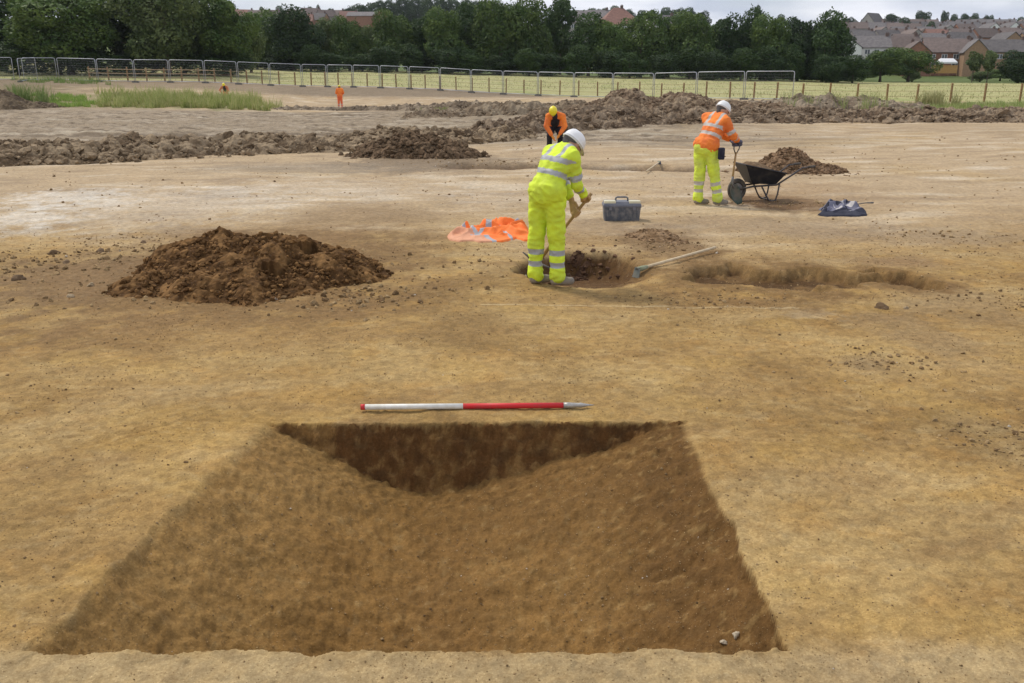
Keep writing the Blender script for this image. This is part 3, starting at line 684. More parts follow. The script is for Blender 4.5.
def trunk_mesh(seed, Ht, r0, lob):
    r = random.Random(seed); m = MB(); pts = [(0,0,-.3)]; rd = [r0*1.25]
    for i in range(1,7):
        t = i/6; pts.append((r.uniform(-.12,.12)*Ht*.12*t, r.uniform(-.12,.12)*Ht*.12*t, Ht*t)); rd.append(r0*(1-.75*t))
    m.tube(pts, rd, 8)
    for l in lob[:8]:
        k = r.randint(2,4); a = Vector(pts[k]); e = Vector(l[:3]); mid = a.lerp(e,.5)+Vector((0,0,-.2)); m.tube([a,mid,e],[rd[k]*.5,rd[k]*.3,.03],6)
    return m.mesh('trunk', bark, True)
def make_tree(name, seed, R, Ht, base_clear, nleaf, ls, mt, nl=16):
    zc = (Ht+base_clear)/2; rz = (Ht-base_clear)/2
    cm, lob = crown_mesh(seed, R, zc, rz, nleaf, ls, leafs[mt], nl)
    tm = trunk_mesh(seed, Ht*.72, max(.08,R*.055), lob)
    return cm, tm
tree_protos = {}
for k,(R,Ht,bc,n_,ls,mt) in {'round':(5,11,.6,15000,.19,0),'dark':(5,11.5,.5,15000,.19,1),'broad':(6,10.5,.5,16000,.20,0),'tall':(3.6,12,1,11000,.18,1),'light':(4.6,10,.5,13000,.18,2),'deep':(5.2,11,.3,15000,.20,3),'sapling':(2.2,8,1.5,3000,.22,2),'bigleafy':(5.5,13,.6,26000,.17,0),'biggrey':(5.5,13,.6,26000,.17,2),'bigdark':(5.5,13,.4,20000,.19,3)}.items():
    tree_protos[k] = make_tree(k, len(k)*7+int(R*10), R, Ht, bc, n_, ls, mt)+(R,Ht)
def place_tree(proto, col, Y, toprow, width_px, name='tree', label='', group=None, rz=None, dz=0, cat='tree'):
    cm, tm, R, Ht = tree_protos[proto]
    x = xcol(col, Y); z = g1(x, Y)+dz; top = zrow(toprow, Y); hs = max(.2,(top-z)/Ht); rs = width_px/918*Y/2/R
    o = empty(name,(x,Y,z),random.uniform(0,6) if rz is None else rz,label,cat,group); o.scale = (rs,rs,hs)
    link('crown',cm,o); link('trunk',tm,o); return o
# hedge-line trees, left to right
row_t = [('round',266,138,10,46,'mid-green'),('deep',293,134,3,60,'dark round'),('light',328,140,15,36,'pale'),('round',350,137,17,36,'mid-green'),('light',371,142,24,34,'pale thin'),('round',397,138,10,46,'bushy'),
 ('deep',422,140,12,40,'dark'),('round',446,137,9,44,'mid-green'),('dark',472,141,3,46,'tall dark'),('broad',500,137,-2,60,'broad'),('round',528,139,-3,48,'mid-green'),('tall',560,143,-9,34,'narrow dark'),('dark',588,138,14,48,'dark'),
 ('round',612,136,21,44,'low'),('broad',640,138,12,56,'broad'),('dark',668,141,18,44,'dark'),('round',694,137,12,50,'mid-green'),('deep',722,139,11,48,'dark'),('dark',746,142,8,38,'tall dark'),('round',770,137,16,46,'mid-green'),('deep',797,139,14,46,'dark'),('dark',822,136,11,50,'tall full'),('deep',838,139,24,34,'low dark')]
for i,(pr,c,Y,tr,w,ad) in enumerate(row_t):
    place_tree(pr,c,Y,tr-5,w*1.15,'broadleaf_tree',f'{ad} tree, {ORD[i]} from the left in the tree line behind the field','trees in the line behind the field')
# undergrowth at the foot of the line
for i,c in enumerate(range(255,850,27)):
    place_tree('deep' if i%2 else 'dark',c+random.uniform(-5,5),131+random.uniform(-1,3),48+random.uniform(-7,6),40,'hedge_bush',f'dark bush at the foot of the tree line, {ORD[i]} from the left','bushes along the foot of the tree line',cat='bush')
for i,c in enumerate(range(262,846,31)):
    place_tree('deep',c+random.uniform(-5,5),150+random.uniform(-1,3),34+random.uniform(-6,6),52,'understorey_tree',f'dark lower tree filling the gaps in the tree line, {ORD[i]} from the left','dark trees filling the back of the tree line')
# large nearer trees on the left
for i,(pr,c,Y,tr,w,lab) in enumerate([('bigdark',-70,104,-40,150,'very dark big tree cut off by the left edge'),('bigdark',5,106,-45,130,'very dark big tree at the left edge of the photo'),('bigleafy',72,98,-30,120,'big leafy green tree, lighter than its neighbours, behind the angled fence panels'),
        ('bigdark',128,106,-50,120,'big dark tree between the two lighter leafy trees at the left'),('biggrey',170,99,-35,105,'big grey-green leafy tree, right of the tall dark one at the left'),('bigdark',205,108,-25,90,'dark tree in the gap left of the airy one'),('bigleafy',225,104,-14,78,'airy green tree with sky showing through, right end of the left group'),('light',252,118,12,50,'lower pale tree at the right foot of the left group')]):
    place_tree(pr,c,Y,tr,w,'large_tree',lab)
for i,(c,tr) in enumerate([(20,40),(62,46),(100,44),(140,46),(185,44),(228,50)]):
    place_tree('dark',c,96+i*1.5,tr,70,'hedge_bush',f'low dark bush under the big left-hand trees, {ORD[i]} from the left','bushes under the big trees at the left',cat='bush')
# right-hand bushes and small trees
place_tree('round',880,150,46,50,'bush','green bush right of the tree line, left of two in front of the white houses',cat='bush')
place_tree('round',908,151,46,54,'bush','larger green bush in front of the brick gable, right of two',cat='bush')
place_tree('sapling',972,151,49,16,'small_tree','slim young tree, left of two in front of the tan gable',)
place_tree('sapling',987,150,48,16,'small_tree','slim young tree, right of two in front of the tan gable')
place_tree('deep',1018,148,46,46,'bush','dark bush at the right edge of the photo',cat='bush')
place_tree('deep',1040,147,54,50,'bush','dark bush cut off by the right edge of the photo',cat='bush')
place_tree('light',912,156,72,24,'bush','low scrub just left of the timber garden fence',cat='bush')

for i,(c,Y,tr,w) in enumerate([(846,158,68,26),(862,170,70,30),(980,158,70,30),(1000,168,70,34),(1030,160,68,30)]):
    place_tree('round' if i%2 else 'light',c,Y,tr,w,'low_bush',f'low green scrub between the field and the houses, {ORD[i]} of five from the left','scrub between the field and the houses',cat='bush')

# ------------------------------------------------------------------ houses
brick = mat('red_brick', (.30,.15,.095), (.22,.115,.075), 3, .9, objrand=.15)
brick2 = mat('tan_brick', (.34,.22,.13), (.28,.18,.11), 3, .9, objrand=.15)
render = mat('white_render', (.80,.79,.76), (.72,.71,.68), 2, .9, objrand=.1)
greyw = mat('grey_render', (.36,.33,.30), (.28,.26,.24), 2, .9, objrand=.15)
r_grey = mat('grey_tiles', (.165,.15,.145), (.115,.105,.105), 1.5, .85, objrand=.25)
r_brown = mat('brown_tiles', (.165,.125,.11), (.12,.095,.085), 1.5, .85, objrand=.25)
r_red = mat('red_tiles', (.24,.13,.10), (.18,.10,.08), 1.5, .85, objrand=.2)
glassm = mat('window_glass', (.05,.06,.07), (.08,.09,.10), 2, .15, spec=.6)
frame_w = mat('white_window_frame', (.75,.75,.74), (.68,.68,.67), 4, .5)
chim_m = mat('chimney_brick', (.17,.115,.095), (.13,.09,.075), 4, .9)
door_m = mat('door_paint', (.10,.06,.05), (.12,.07,.05), 3, .5)
def house_mesh(w, d, hw, hr, hip=0, over=.35):
    m = MB()   # walls incl. gables, ridge along x
    x=w/2; y=d/2; k = 0 if not hip else None
    if hip: m.box(-x,x,-y,y,-1.5,hw)
    else:
        m.add([(-x,-y,-1.5),(x,-y,-1.5),(x,y,-1.5),(-x,y,-1.5),(-x,-y,hw),(x,-y,hw),(x,y,hw),(-x,y,hw),(-x,0,hw+hr*.97),(x,0,hw+hr*.97)],[(0,1,5,4),(2,3,7,6),(1,2,6,9,5),(3,0,4,8,7),(0,3,2,1)])
    wm = m.v, m.f
    r = MB(); X=x+(over if hip else .15); Y=y+over; dz = hr/y*over; t=.18; hx = x-hip
    def sl(z): return [(-X,-Y,hw-dz+z),(X,-Y,hw-dz+z),(X,Y,hw-dz+z),(-X,Y,hw-dz+z),(-(hx if hip else X),0,hw+hr+z),((hx if hip else X),0,hw+hr+z)]
    if hip: fs=[(0,1,5,4),(2,3,4,5),(1,2,5),(3,0,4)]
    else: fs=[(0,1,5,4),(2,3,4,5)]
    v = sl(t)+sl(0.02); f = fs+[tuple(6+i for i in reversed(q)) for q in fs]
    ed = [(0,1),(1,5),(5,2),(2,3),(3,4),(4,0)] if not hip else [(0,1),(1,2),(2,3),(3,0)]
    for a_,b_ in ed: f.append((b_,a_,a_+6,b_+6))
    r.add(v,f)
    c = MB(); cx = hx*.7 if hip else x-.7; c.box(cx-.35,cx+.35,-.3,.3,hw+hr*.6,hw+hr+.6); c.box(cx-.42,cx+.42,-.37,.37,hw+hr+.6,hw+hr+.7)
    c.tube([(cx-.15,0,hw+hr+.68),(cx-.15,0,hw+hr+.95)],.1,6); c.tube([(cx+.17,0,hw+hr+.68),(cx+.17,0,hw+hr+.95)],.1,6)
    return m, r, c
def window_parts(root, x, z, y, w=1.3, h=1.15):
    m = MB(); t=.09; yy=y-.05
    m.box(x-w/2,x+w/2,yy,y+.02,z,z+t); m.box(x-w/2,x+w/2,yy,y+.02,z+h-t,z+h); m.box(x-w/2,x-w/2+t,yy,y+.02,z+t,z+h-t); m.box(x+w/2-t,x+w/2,yy,y+.02,z+t,z+h-t); m.box(x-t/2,x+t/2,yy,y+.02,z+t,z+h-t)
    fo = m.build('window', frame_w, root); g = MB(); g.box(x-w/2+t,x+w/2-t,y-.02,y+.03,z+t,z+h-t); g.build('pane', glassm, fo)
def make_house(w,d,hw,hr,wallm,roofm,hip=0,wins=True,chim=True):
    root = bpy.data.objects.new('house', None); COL.objects.link(root); m,r,c = house_mesh(w,d,hw,hr,hip)
    m.build('wall',wallm,root); r.build('roof',roofm,root)
    if chim: c.build('chimney',chim_m,root)
    if wins:
        for x in ((-w*.27,w*.27) if w < 9 else (-w*.36,-w*.12,w*.12,w*.36)):
            window_parts(root,x,hw-1.7,-d/2); 
        for x in ((-w*.27,) if w < 9 else (-w*.36,w*.12)): window_parts(root,x,.9,-d/2,1.7,1.25)
        dm_ = MB(); dm_.box(w*.22,w*.22+.95,-d/2-.04,-d/2+.02,0,2.1); dd = dm_.build('door',door_m,root); hh = MB(); hh.ball((w*.22+.82,-d/2-.07,1.05),.04,6,4); hh.build('handle',galv,dd)
    return root
def put(root,col,Y,rz,label,group=None,base_row=None,s=1):
    x = xcol(col,Y); z = g1(x,Y) if base_row is None else zrow(base_row,Y)
    root.location=(x,Y,z); root.rotation_euler=(0,0,rz); root.scale=(s,s,s); tag(root,label,'house',group); return root
R_ = math.radians
put(make_house(9,7,4.9,2.6,render,r_grey),866,232,R_(-10),'white rendered house with grey roof behind the bushes, left of the brick gable',base_row=68)
put(make_house(7,7,4.9,2.5,render,r_grey),843,226,R_(70),'white house gable end just showing right of the tree line',base_row=69)
put(make_house(9,7.5,4.7,2.7,render,r_brown),895,236,R_(-5),'pale house with a long brown-grey roof between white house and brick gable',base_row=67)
put(make_house(7.5,6,4.3,2.5,brick,r_brown),911,221,R_(80),'red brick house with its gable end facing the field',base_row=72)
put(make_house(11,7.5,4.6,2.9,brick,r_brown),942,224,R_(-8),'red brick house with white windows and a dark brown roof, behind the timber fence',base_row=72)
put(make_house(8,5.2,4.5,2.6,brick2,r_grey),969,218,R_(76),'tan brick house end with a pointed gable, behind the two slim trees',base_row=72)
put(make_house(11,7.5,4.4,2.7,brick2,r_grey),996,224,R_(-8),'brick house with wide grey roof behind the slim trees, right of the tan gable',base_row=71)
put(make_house(11,7.5,4.4,2.7,render,r_grey),1040,226,R_(-8),'pale house with grey roof cut off by the right edge',base_row=71)
# timber garden fence and marquee
gf = empty('garden_fence',(xcol(943,206),206,zrow(73.5,206)),0,'yellow-brown close-boarded timber fence in front of the brick house','fence')
m = MB()
for i in range(34): m.box(-2.9+i*.17,-2.9+i*.17+.155,-.012,.012,0.05,1.75+.02*(i%2))
m.build('boards', mat('orange_timber',(.48,.27,.09),(.40,.23,.08),4,.8), gf)
for x in (-2.9,-1,1,2.88): m = MB(); m.box(x-.05,x+.05,.02,.12,-.5,1.85); m.build('post',wood,gf)
gz = empty('garden_canopy',(xcol(944,212),212,zrow(72,212)),0,'white peaked garden canopy behind the timber fence','canopy')
m = MB(); m.add([(-2,-1.2,2.2),(2,-1.2,2.2),(2,1.2,2.2),(-2,1.2,2.2),(-1.5,0,3.0),(1.5,0,3.0),(-2,-1.2,1.85),(2,-1.2,1.85),(2,1.2,1.85),(-2,1.2,1.85)],[(0,1,5,4),(2,3,4,5),(1,2,5),(3,0,4),(6,7,1,0),(7,8,2,1),(8,9,3,2),(9,6,0,3)])
m.build('roof',mat('white_canvas',(.78,.78,.78),(.72,.72,.72),3,.7),gz)
for x in (-1.95,1.95):
    for y_ in (-1.15,1.15): m = MB(); m.tube([(x,y_,0),(x,y_,2.2)],.03,6); m.build('leg',galv,gz)
# hillside terraces
protos = []
for wm_,rm_ in ((greyw,r_grey),(render,r_grey),(brick,r_brown),(brick2,r_grey),(greyw,r_brown),(brick,r_red)):
    protos.append(make_house(8.2,8,4.6,3.0,wm_,rm_,wins=False)); protos[-1].location = (0,-500,-50)
first = [True]*6
def hill_house(k,col,Y,rz,label,group,br,s=1):
    if first[k]: o = protos[k]; first[k] = False
    else: o = copy_tree(protos[k])
    put(o,col,Y,rz,label,group,None,s)
    if br is not None: o.location.z = zrow(br,Y)
    return o
rowsH = [(258,60),(292,54),(328,48.5),(366,43),(405,38.5),(450,34.5),(500,31),(550,28)]
rn = ['lowest','second','third','fourth','fifth','sixth','seventh','top']
# hillside to the right
for ri,(Y,br) in enumerate(rowsH):
    c = 838+random.uniform(-6,4); i = 0; stp = 8.6/Y*918; ang = R_(random.choice([-14,-6,4,8])); gap=0
    while c < 1050:
        if random.random() < .06: c += stp*.7
        k = random.choices(range(6),[5,3,2,2,4,.6])[0]
        cx = c; yy = Y+math.tan(ang)*(xcol(c,Y)-xcol(940,Y))
        lastgap = rz_ = ang + (R_(90) if random.random() < .2 else 0)
        col_ = ['grey-roofed','grey-roofed white','brown-roofed brick','grey-roofed tan','brown-roofed grey','red-roofed brick'][k]
        hill_house(k,cx,yy,rz_,f'{col_} house, {ORD[i]} from left in the {rn[ri]} row up the right hillside','houses on the right-hand hillside',None)
        c += stp*(1.0 if random.random() < .8 else 1.25); i += 1
for i,(c,Y,br,k) in enumerate([(250,440,27,5),(262,430,28,4),(276,450,27,2),(300,440,27,4),(308,420,32,5),(316,455,25,2),(322,430,31,3),(330,450,27,4),(340,455,27,2),(352,430,29,5)]):
    hill_house(k,c,Y,R_([20,-15,30,-10,5][i%5]),f"{['red-roofed','brown-roofed'][k in (2,4)]} house glimpsed above the tree line at the left, {ORD[i]} of ten",'houses above the tree line at the left',None).location.z = zrow(br,Y)
b_ = make_house(15,8,3.2,1.8,brick,r_grey,wins=False,chim=False); put(b_,368,420,R_(-4),'long grey-roofed block above the trees at the left'); b_.location.z = zrow(24,420)
b_ = make_house(6,6,3.2,2,brick,r_red,chim=False); put(b_,384,416,R_(80),'small red brick house at the right end of the long grey block'); b_.location.z = zrow(24,416)
b_ = make_house(11,10,5.2,4.3,render,r_red,hip=4.2); put(b_,616,250,R_(6),'pale house with big red-brown hipped roof above the trees, centre'); b_.location.z = zrow(46,250)
b_ = make_house(12,9,5,3.6,greyw,r_grey); put(b_,588,290,R_(-12),'grey-roofed house left of the big red hipped roof'); b_.location.z = zrow(40,290)
b_ = make_house(9,8,4.6,3,render,r_grey); put(b_,657,285,R_(12),'white-walled house with grey roof showing above the trees right of centre'); b_.location.z = zrow(42,285)
b_ = make_house(11,11,4,6,greyw,r_grey,chim=False,wins=False); put(b_,866,560,R_(35),'tall steep grey-roofed hall on the right skyline'); b_.location.z = zrow(31,560)
# skyline trees
def sky_tree(c,Y,tr,w,pr,lab,group='trees on the skyline'):
    place_tree(pr,c,Y,tr,w,'distant_tree',lab,group)
sk = [(828,560,16,16),(842,540,15,14),(861,560,16,10),(885,560,11,20),(896,480,16,18),(914,575,8,18),(924,440,20,12),(936,600,8,9),(947,600,13,12),(957,600,11,12),(967,600,12,12),(977,600,13,10),(983,600,14,8),(1003,610,17,12),(1013,600,16,12),(1022,600,14,14),(775,560,13,14),(790,560,15,12),(752,500,3,10)]
for i,(c,Y,tr,w) in enumerate(sk): sky_tree(c,Y,tr,w*1.1,'deep' if i%2 else 'dark',f'dark tree on the right skyline, {ORD[i] if i<16 else ["just above the tree line, left of the roofs","above the tree line, near the roofs","thin and pointed, above the tree line"][i-16]}' + (' along from the left' if i<16 else ''))
for i,c in enumerate(range(578,702,12)): sky_tree(c,520+(i%3)*14,[9,7,5,4,6,9,7,6,5,6,8][i],20,'dark' if i%2 else 'deep',f'dark tree in the wood behind the red hipped roof, {ORD[i]} from left','trees in the wood behind the centre houses')
for i,c in enumerate(range(352,500,13)): sky_tree(c,455+(i%3)*16,[3,0,-4,-6,-8,-8,-9,-8,-6,-7,-5,-3][i],28,'deep',f'dark tree in the hilltop wood above the tree line, {ORD[i]} from left','trees in the hilltop wood left of centre')
for i,(c,tr,w) in enumerate([(266,4,10),(283,3,16),(313,4,16),(323,2,8),(335,6,14),(240,0,14)]): sky_tree(c,480,tr+1,w,'dark',f'small dark tree on the left skyline, {ORD[i]} of six','trees on the left skyline')

# ------------------------------------------------------------------ people
skin_m = mat('skin', (.52,.30,.21), (.46,.26,.18), 12, .6)
hv_y = mat('hivis_yellow_cloth', (.72,.90,.05), (.56,.68,.06), 5, .75, .006, 22)
hv_o = mat('hivis_orange_cloth', (.97,.27,.04), (.72,.17,.04), 5, .75, .006, 22)
refl = mat('reflective_tape', (.42,.43,.45), (.34,.35,.37), 14, .5)
helm_w = mat('white_helmet_plastic', (.82,.82,.82), (.76,.76,.76), 5, .3, spec=.5)
helm_y = mat('yellow_helmet_plastic', (.85,.72,.02), (.78,.64,.02), 5, .3, spec=.5)
hair_m = mat('dark_grey_hair', (.06,.055,.055), (.12,.11,.11), 30, .8)
glove_m = mat('glove', (.52,.33,.16), (.42,.27,.13), 20, .8)
glove_d = mat('dark_glove', (.07,.08,.13), (.11,.11,.16), 20, .8)
boot_m = mat('muddy_boot', (.20,.18,.16), (.30,.25,.19), 15, .9)
navy = mat('navy_cloth', (.018,.020,.036), (.04,.042,.062), 10, .9, .006, 25)
black_m = mat('black_cloth', (.015,.017,.025), (.03,.03,.04), 10, .9)
muddy_y = mat('hivis_yellow_muddy', (.70,.86,.06), (.55,.62,.12), 5, .8, .006, 22)

def caps_mesh(caps, voxel, smooth_it=6, wr=0, wscale=9, seed=0):
    """union of tapered capsules, remeshed into one continuous surface"""
    m = MB()
    for (a,b,ra,rb) in caps:
        a = Vector(a); b = Vector(b); 
        if (b-a).length < 1e-5: m.ball(a, ra, 14, 10); continue
        d = (b-a).normalized(); n = 5; pts=[]; rd=[]
        for k in range(n,0,-1):
            t = k/n*PI/2; pts.append(a-d*math.sin(t)*ra*.999); rd.append(max(ra*math.cos(t), ra*.03))
        pts.append(a); rd.append(ra); pts.append(a.lerp(b,.5)); rd.append((ra+rb)/2); pts.append(b); rd.append(rb)
        for k in range(1,n+1):
            t = k/n*PI/2; pts.append(b+d*math.sin(t)*rb*.999); rd.append(max(rb*math.cos(t), rb*.03))
        m.tube(pts, rd, 14)
    me = m.mesh('tmp', []); o = bpy.data.objects.new('tmp', me); COL.objects.link(o)
    rm = o.modifiers.new('r','REMESH'); rm.mode = 'VOXEL'; rm.voxel_size = voxel
    s = o.modifiers.new('s','SMOOTH'); s.iterations = smooth_it; s.factor = .5
    dg = bpy.context.evaluated_depsgraph_get(); ev = o.evaluated_get(dg); em = ev.to_mesh()
    n = len(em.vertices); V = np.zeros(n*3,np.float32); em.vertices.foreach_get('co',V); V = V.reshape(-1,3)
    Nn = np.zeros(n*3,np.float32); em.vertices.foreach_get('normal',Nn); Nn = Nn.reshape(-1,3)
    Fc = np.array([list(p.vertices) for p in em.polygons if len(p.vertices)==4], int)
    ev.to_mesh_clear(); bpy.data.objects.remove(o); bpy.data.meshes.remove(me)
    if wr:
        so = Vector((seed*3.1,seed*5.3,0))
        dsp = np.array([ (1-abs(mnoise.noise(Vector((v[0]*wscale,v[1]*wscale,v[2]*wscale*1.5))+so))*3)*.6 + mnoise.noise(Vector(v.tolist())*wscale*.45+so)*1.1 for v in V])
        V = V + Nn*(dsp*wr)[:,None]
    return V, Fc
def segt(p, a, b):
    a = np.array(a); b = np.array(b); d = b-a; t = np.clip(((p-a)@d)/(d@d),0,1); return np.linalg.norm(p-a-t[:,None]*d,axis=1), t
def helmet(parent, c, U, Fd, mtl, s=1.):
    U = Vector(U).normalized(); Fd = Vector(Fd); Fd = (Fd-U*Fd.dot(U)).normalized(); S = Fd.cross(U).normalized()
    Mx = Matrix((S,Fd,U)).transposed().to_4x4(); c = Vector(c)
    m = MB(); seg=24; rg=8; vs=[]; fs=[]
    for i in range(rg+1):
        t = i/rg*PI/2
        for k in range(seg):
            a = 2*PI*k/seg; rr = math.cos(t)**.85; ridge = .006*max(0,1-abs(math.cos(a))*5)*(i>1)
            vs.append((math.cos(a)*.122*rr, math.sin(a)*.145*rr, math.sin(t)*.125+ridge))
    # brim ring, wider at the peak
    for k in range(seg):
        a = 2*PI*k/seg; pk = max(0,math.sin(a))**2*.05; vs.append((math.cos(a)*(.130), math.sin(a)*(.153+pk), -.012-pk*.3))
    for k in range(seg):
        a = 2*PI*k/seg; vs.append((math.cos(a)*.115, math.sin(a)*.138, -.012))
    for i in range(rg):
        for k in range(seg): k2=(k+1)%seg; fs.append((i*seg+k,i*seg+k2,(i+1)*seg+k2,(i+1)*seg+k))
    b=(rg+1)*seg
    for k in range(seg): k2=(k+1)%seg; fs.append((b+k,b+k2,k2,k)); fs.append((b+seg+k,b+seg+k2,b+k2,b+k))
    fs.append(tuple(rg*seg+k for k in range(seg)))
    m.add([Mx@(Vector(v)*s)+c for v in vs], fs); m.build('helmet',mtl,parent,True)
    h = MB(); h.tube([Mx@(Vector((math.cos(a)*.118,math.sin(a)*.142,-.02))*s)+c for a in np.linspace(0,2*PI,17)],.008,5,caps=False); h.build('helmet_band',mtl,parent,True)
def hand_caps(W, Hp, Dh, rh=.016, side=1):
    """palm from wrist W to a grip round a bar through Hp with direction Dh"""
    W = Vector(W); Hp = Vector(Hp); Dh = Vector(Dh).normalized(); to = (W-Hp); to = (to-Dh*to.dot(Dh)).normalized(); ot = Dh.cross(to)*side
    cp = []; R = rh+.010
    for k in range(4):
        o = Dh*((k-1.5)*.021); L_ = [1.0,1.08,1.03,.85][k]
        kn = Hp+o+to*(R+.012); cp.append((W.lerp(kn,.35)+o*.2, kn, .014,.0115))
        pts = [Hp+o+(to*math.cos(t)+ot*math.sin(t))*R for t in (0.15,.95*L_,1.75*L_,2.6*L_,3.3*L_)]
        for a_,b_ in zip(pts[:-1],pts[1:]): cp.append((a_,b_,.0092,.0088))
    cp.append((W, Hp+to*(R+.02), .026,.028))
    tb = W.lerp(Hp,.45)-Dh*.028*1; p1 = Hp-Dh*.04+to*(R*.6)-ot*R*.6; p2 = Hp-Dh*.03-ot*R*1.0-to*.006; cp += [(tb,p1,.013,.011),(p1,p2,.011,.009)]
    return cp
def person(name_label, loc, J, voxel, jm, tm_, hm, band=True, grip=None, jbands=(.17,.30), tb=(.165,.28), wr=.006, vest=None, gm=None, tape=None, tapeT=None):
    """J: joints in local metres: hipL hipR kneeL kneeR ankL ankR toeL toeR pel wai che nek head shL shR elL elR haL haR  + face dir, head up"""
    tape = tape or refl
    root = empty('person', loc, 0, name_label, 'person'); j = {k:Vector(v) for k,v in J.items()}
    lat = (j['shR']-j['shL']).normalized(); fd = j['face'].normalized(); hu = j['up'].normalized(); hd = j['head']
    # body
    B = []
    for s in 'LR':
        B += [(j['hip'+s],j['knee'+s],.075,.052),(j['knee'+s],j['ank'+s],.05,.036),(j['ank'+s],j['toe'+s],.035,.03),(j['sh'+s],j['el'+s],.046,.038),(j['el'+s],j['ha'+s],.037,.026)]
    B += [(j['pel']-lat*.07,j['pel']+lat*.07,.10,.10),(j['pel'],j['wai'],.12,.11),(j['wai']-lat*.04,j['che']-lat*.06,.10,.10),(j['wai']+lat*.04,j['che']+lat*.06,.10,.10),(j['shL']*.8+j['nek']*.2,j['shR']*.8+j['nek']*.2,.055,.055),(j['nek']-hu*.05,hd-hu*.05,.055,.055)]
    B += [(hd-fd*.015,hd+fd*.018,.088,.084),(hd+hu*.03-fd*.01,hd+hu*.04,.085,.08),(hd-hu*.05+fd*.02,hd-hu*.085+fd*.05,.065,.042)]
    B += [(hd+fd*.098+hu*.012,hd+fd*.115-hu*.018,.010,.016),(hd+fd*.088+hu*.028-lat*.03,hd+fd*.088+hu*.028+lat*.03,.016,.016),(hd+fd*.092-hu*.055-lat*.018,hd+fd*.092-hu*.055+lat*.018,.010,.010)]
    for s in (-1,1): B.append((hd+lat*s*.088-hu*.015,hd+lat*s*.094+hu*.015-fd*.008,.013,.017))
    HC = []
    for s in 'LR':
        if grip and s in grip: HC.append(hand_caps(j['ha'+s], grip[s][0], grip[s][1], grip[s][2], 1 if s=='R' else -1))
        else:
            w = j['ha'+s]; d = (w-j['el'+s]).normalized(); q = d.cross(lat).normalized(); cc=[(w,w+d*.07,.026,.03)]
            for k in range(4): a_=w+d*.08+q*(k-1.5)*.02; cc += [(a_,a_+d*.035,.009,.0085),(a_+d*.035,a_+d*.06-lat*.012,.0085,.008)]
            cc += [(w+d*.02+q*.02,w+d*.06+q*.05,.012,.010)]; HC.append(cc)
    B += [c for h in HC for c in h]
    V,Fc = caps_mesh(B, min(voxel,.009), 2); me = mesh_np('body',V,Fc,[skin_m]); link('body',me,root)
    for s in (-1,1):
        e = MB(); e.ball(hd+fd*.088+hu*.008+lat*s*.032,.013,8,6); e.build('eye',frame_w,root,True)
    if gm:
        for h in HC:
            V,Fc = caps_mesh([(a_,b_,ra+.004,rb+.004) for a_,b_,ra,rb in h], min(voxel,.006), 1); link('glove',mesh_np('glove',V,Fc,[gm]),root)
    # hair
    V,Fc = caps_mesh([(hd+hu*.035-fd*.03,hd+hu*.03+fd*.02,.097,.088),(hd-fd*.05+hu*.01,hd-fd*.05-hu*.05,.075,.05)], .012, 4); link('hair',mesh_np('hair',V,Fc,[hair_m]),root)
    helmet(root, hd+hu*.03-fd*.005, hu+fd*.04, fd, hm, .87)
    # trousers
    T = []
    for s in 'LR':
        T += [(j['hip'+s],j['knee'+s],.108,.080),(j['knee'+s],j['ank'+s].lerp(j['knee'+s],.3),.079,.072),(j['ank'+s].lerp(j['knee'+s],.3),j['ank'+s]+(j['knee'+s]-j['ank'+s])*.05,.072,.082)]
    T += [(j['pel']-lat*.075,j['pel']+lat*.075,.124,.124),(j['pel'],j['wai'],.124,.115),(j['pel']-fd*.03-Vector((0,0,.03))-lat*.05,j['pel']-fd*.03-Vector((0,0,.03))+lat*.05,.130,.130)]
    V,Fc = caps_mesh(T, voxel, 5, wr, 11, 1); ctr = V[Fc].mean(1); mi = np.zeros(len(Fc),int)
    if tb:
        for s in 'LR':
            d_,t_ = segt(ctr, j['ank'+s], j['knee'+s]); L_ = (j['knee'+s]-j['ank'+s]).length; hh = t_*L_+.06
            other = 'R' if s=='L' else 'L'; d2,_ = segt(ctr, j['ank'+other], j['knee'+other])
            for b0 in tb: mi[(d_<d2)&(hh>b0)&(hh<b0+.055)&(t_<.999)&(t_>.001)] = 1
    link('trousers',mesh_np('trousers',V,Fc,[tm_,tapeT or tape],mi),root)
    # jacket
    Jk = [(j['pel']-lat*.07+Vector((0,0,.035)),j['pel']+lat*.07+Vector((0,0,.035)),.148,.148),(j['pel']+Vector((0,0,.04)),j['wai'],.150,.136),(j['wai']-lat*.05,j['che']-lat*.08,.120,.118),(j['wai']+lat*.05,j['che']+lat*.08,.120,.118),
          (j['wai'],j['che'],.132,.125),(j['che'],j['nek'],.13,.07),(j['shL'],j['shR'],.084,.084),(j['shL']*.8+j['nek']*.2,j['nek'],.08,.075),(j['shR']*.8+j['nek']*.2,j['nek'],.08,.075),(j['che']-lat*.09,j['shL'],.108,.084),(j['che']+lat*.09,j['shR'],.108,.084),(j['nek'],j['nek']+hu*.015,.070,.062)]
    for s in 'LR': Jk += [(j['sh'+s],j['el'+s],.080,.064),(j['el'+s],j['el'+s].lerp(j['ha'+s],.84),.068,.052)]
    V,Fc = caps_mesh(Jk, voxel, 9, wr, 10, 2); ctr = V[Fc].mean(1); mi = np.zeros(len(Fc),int)
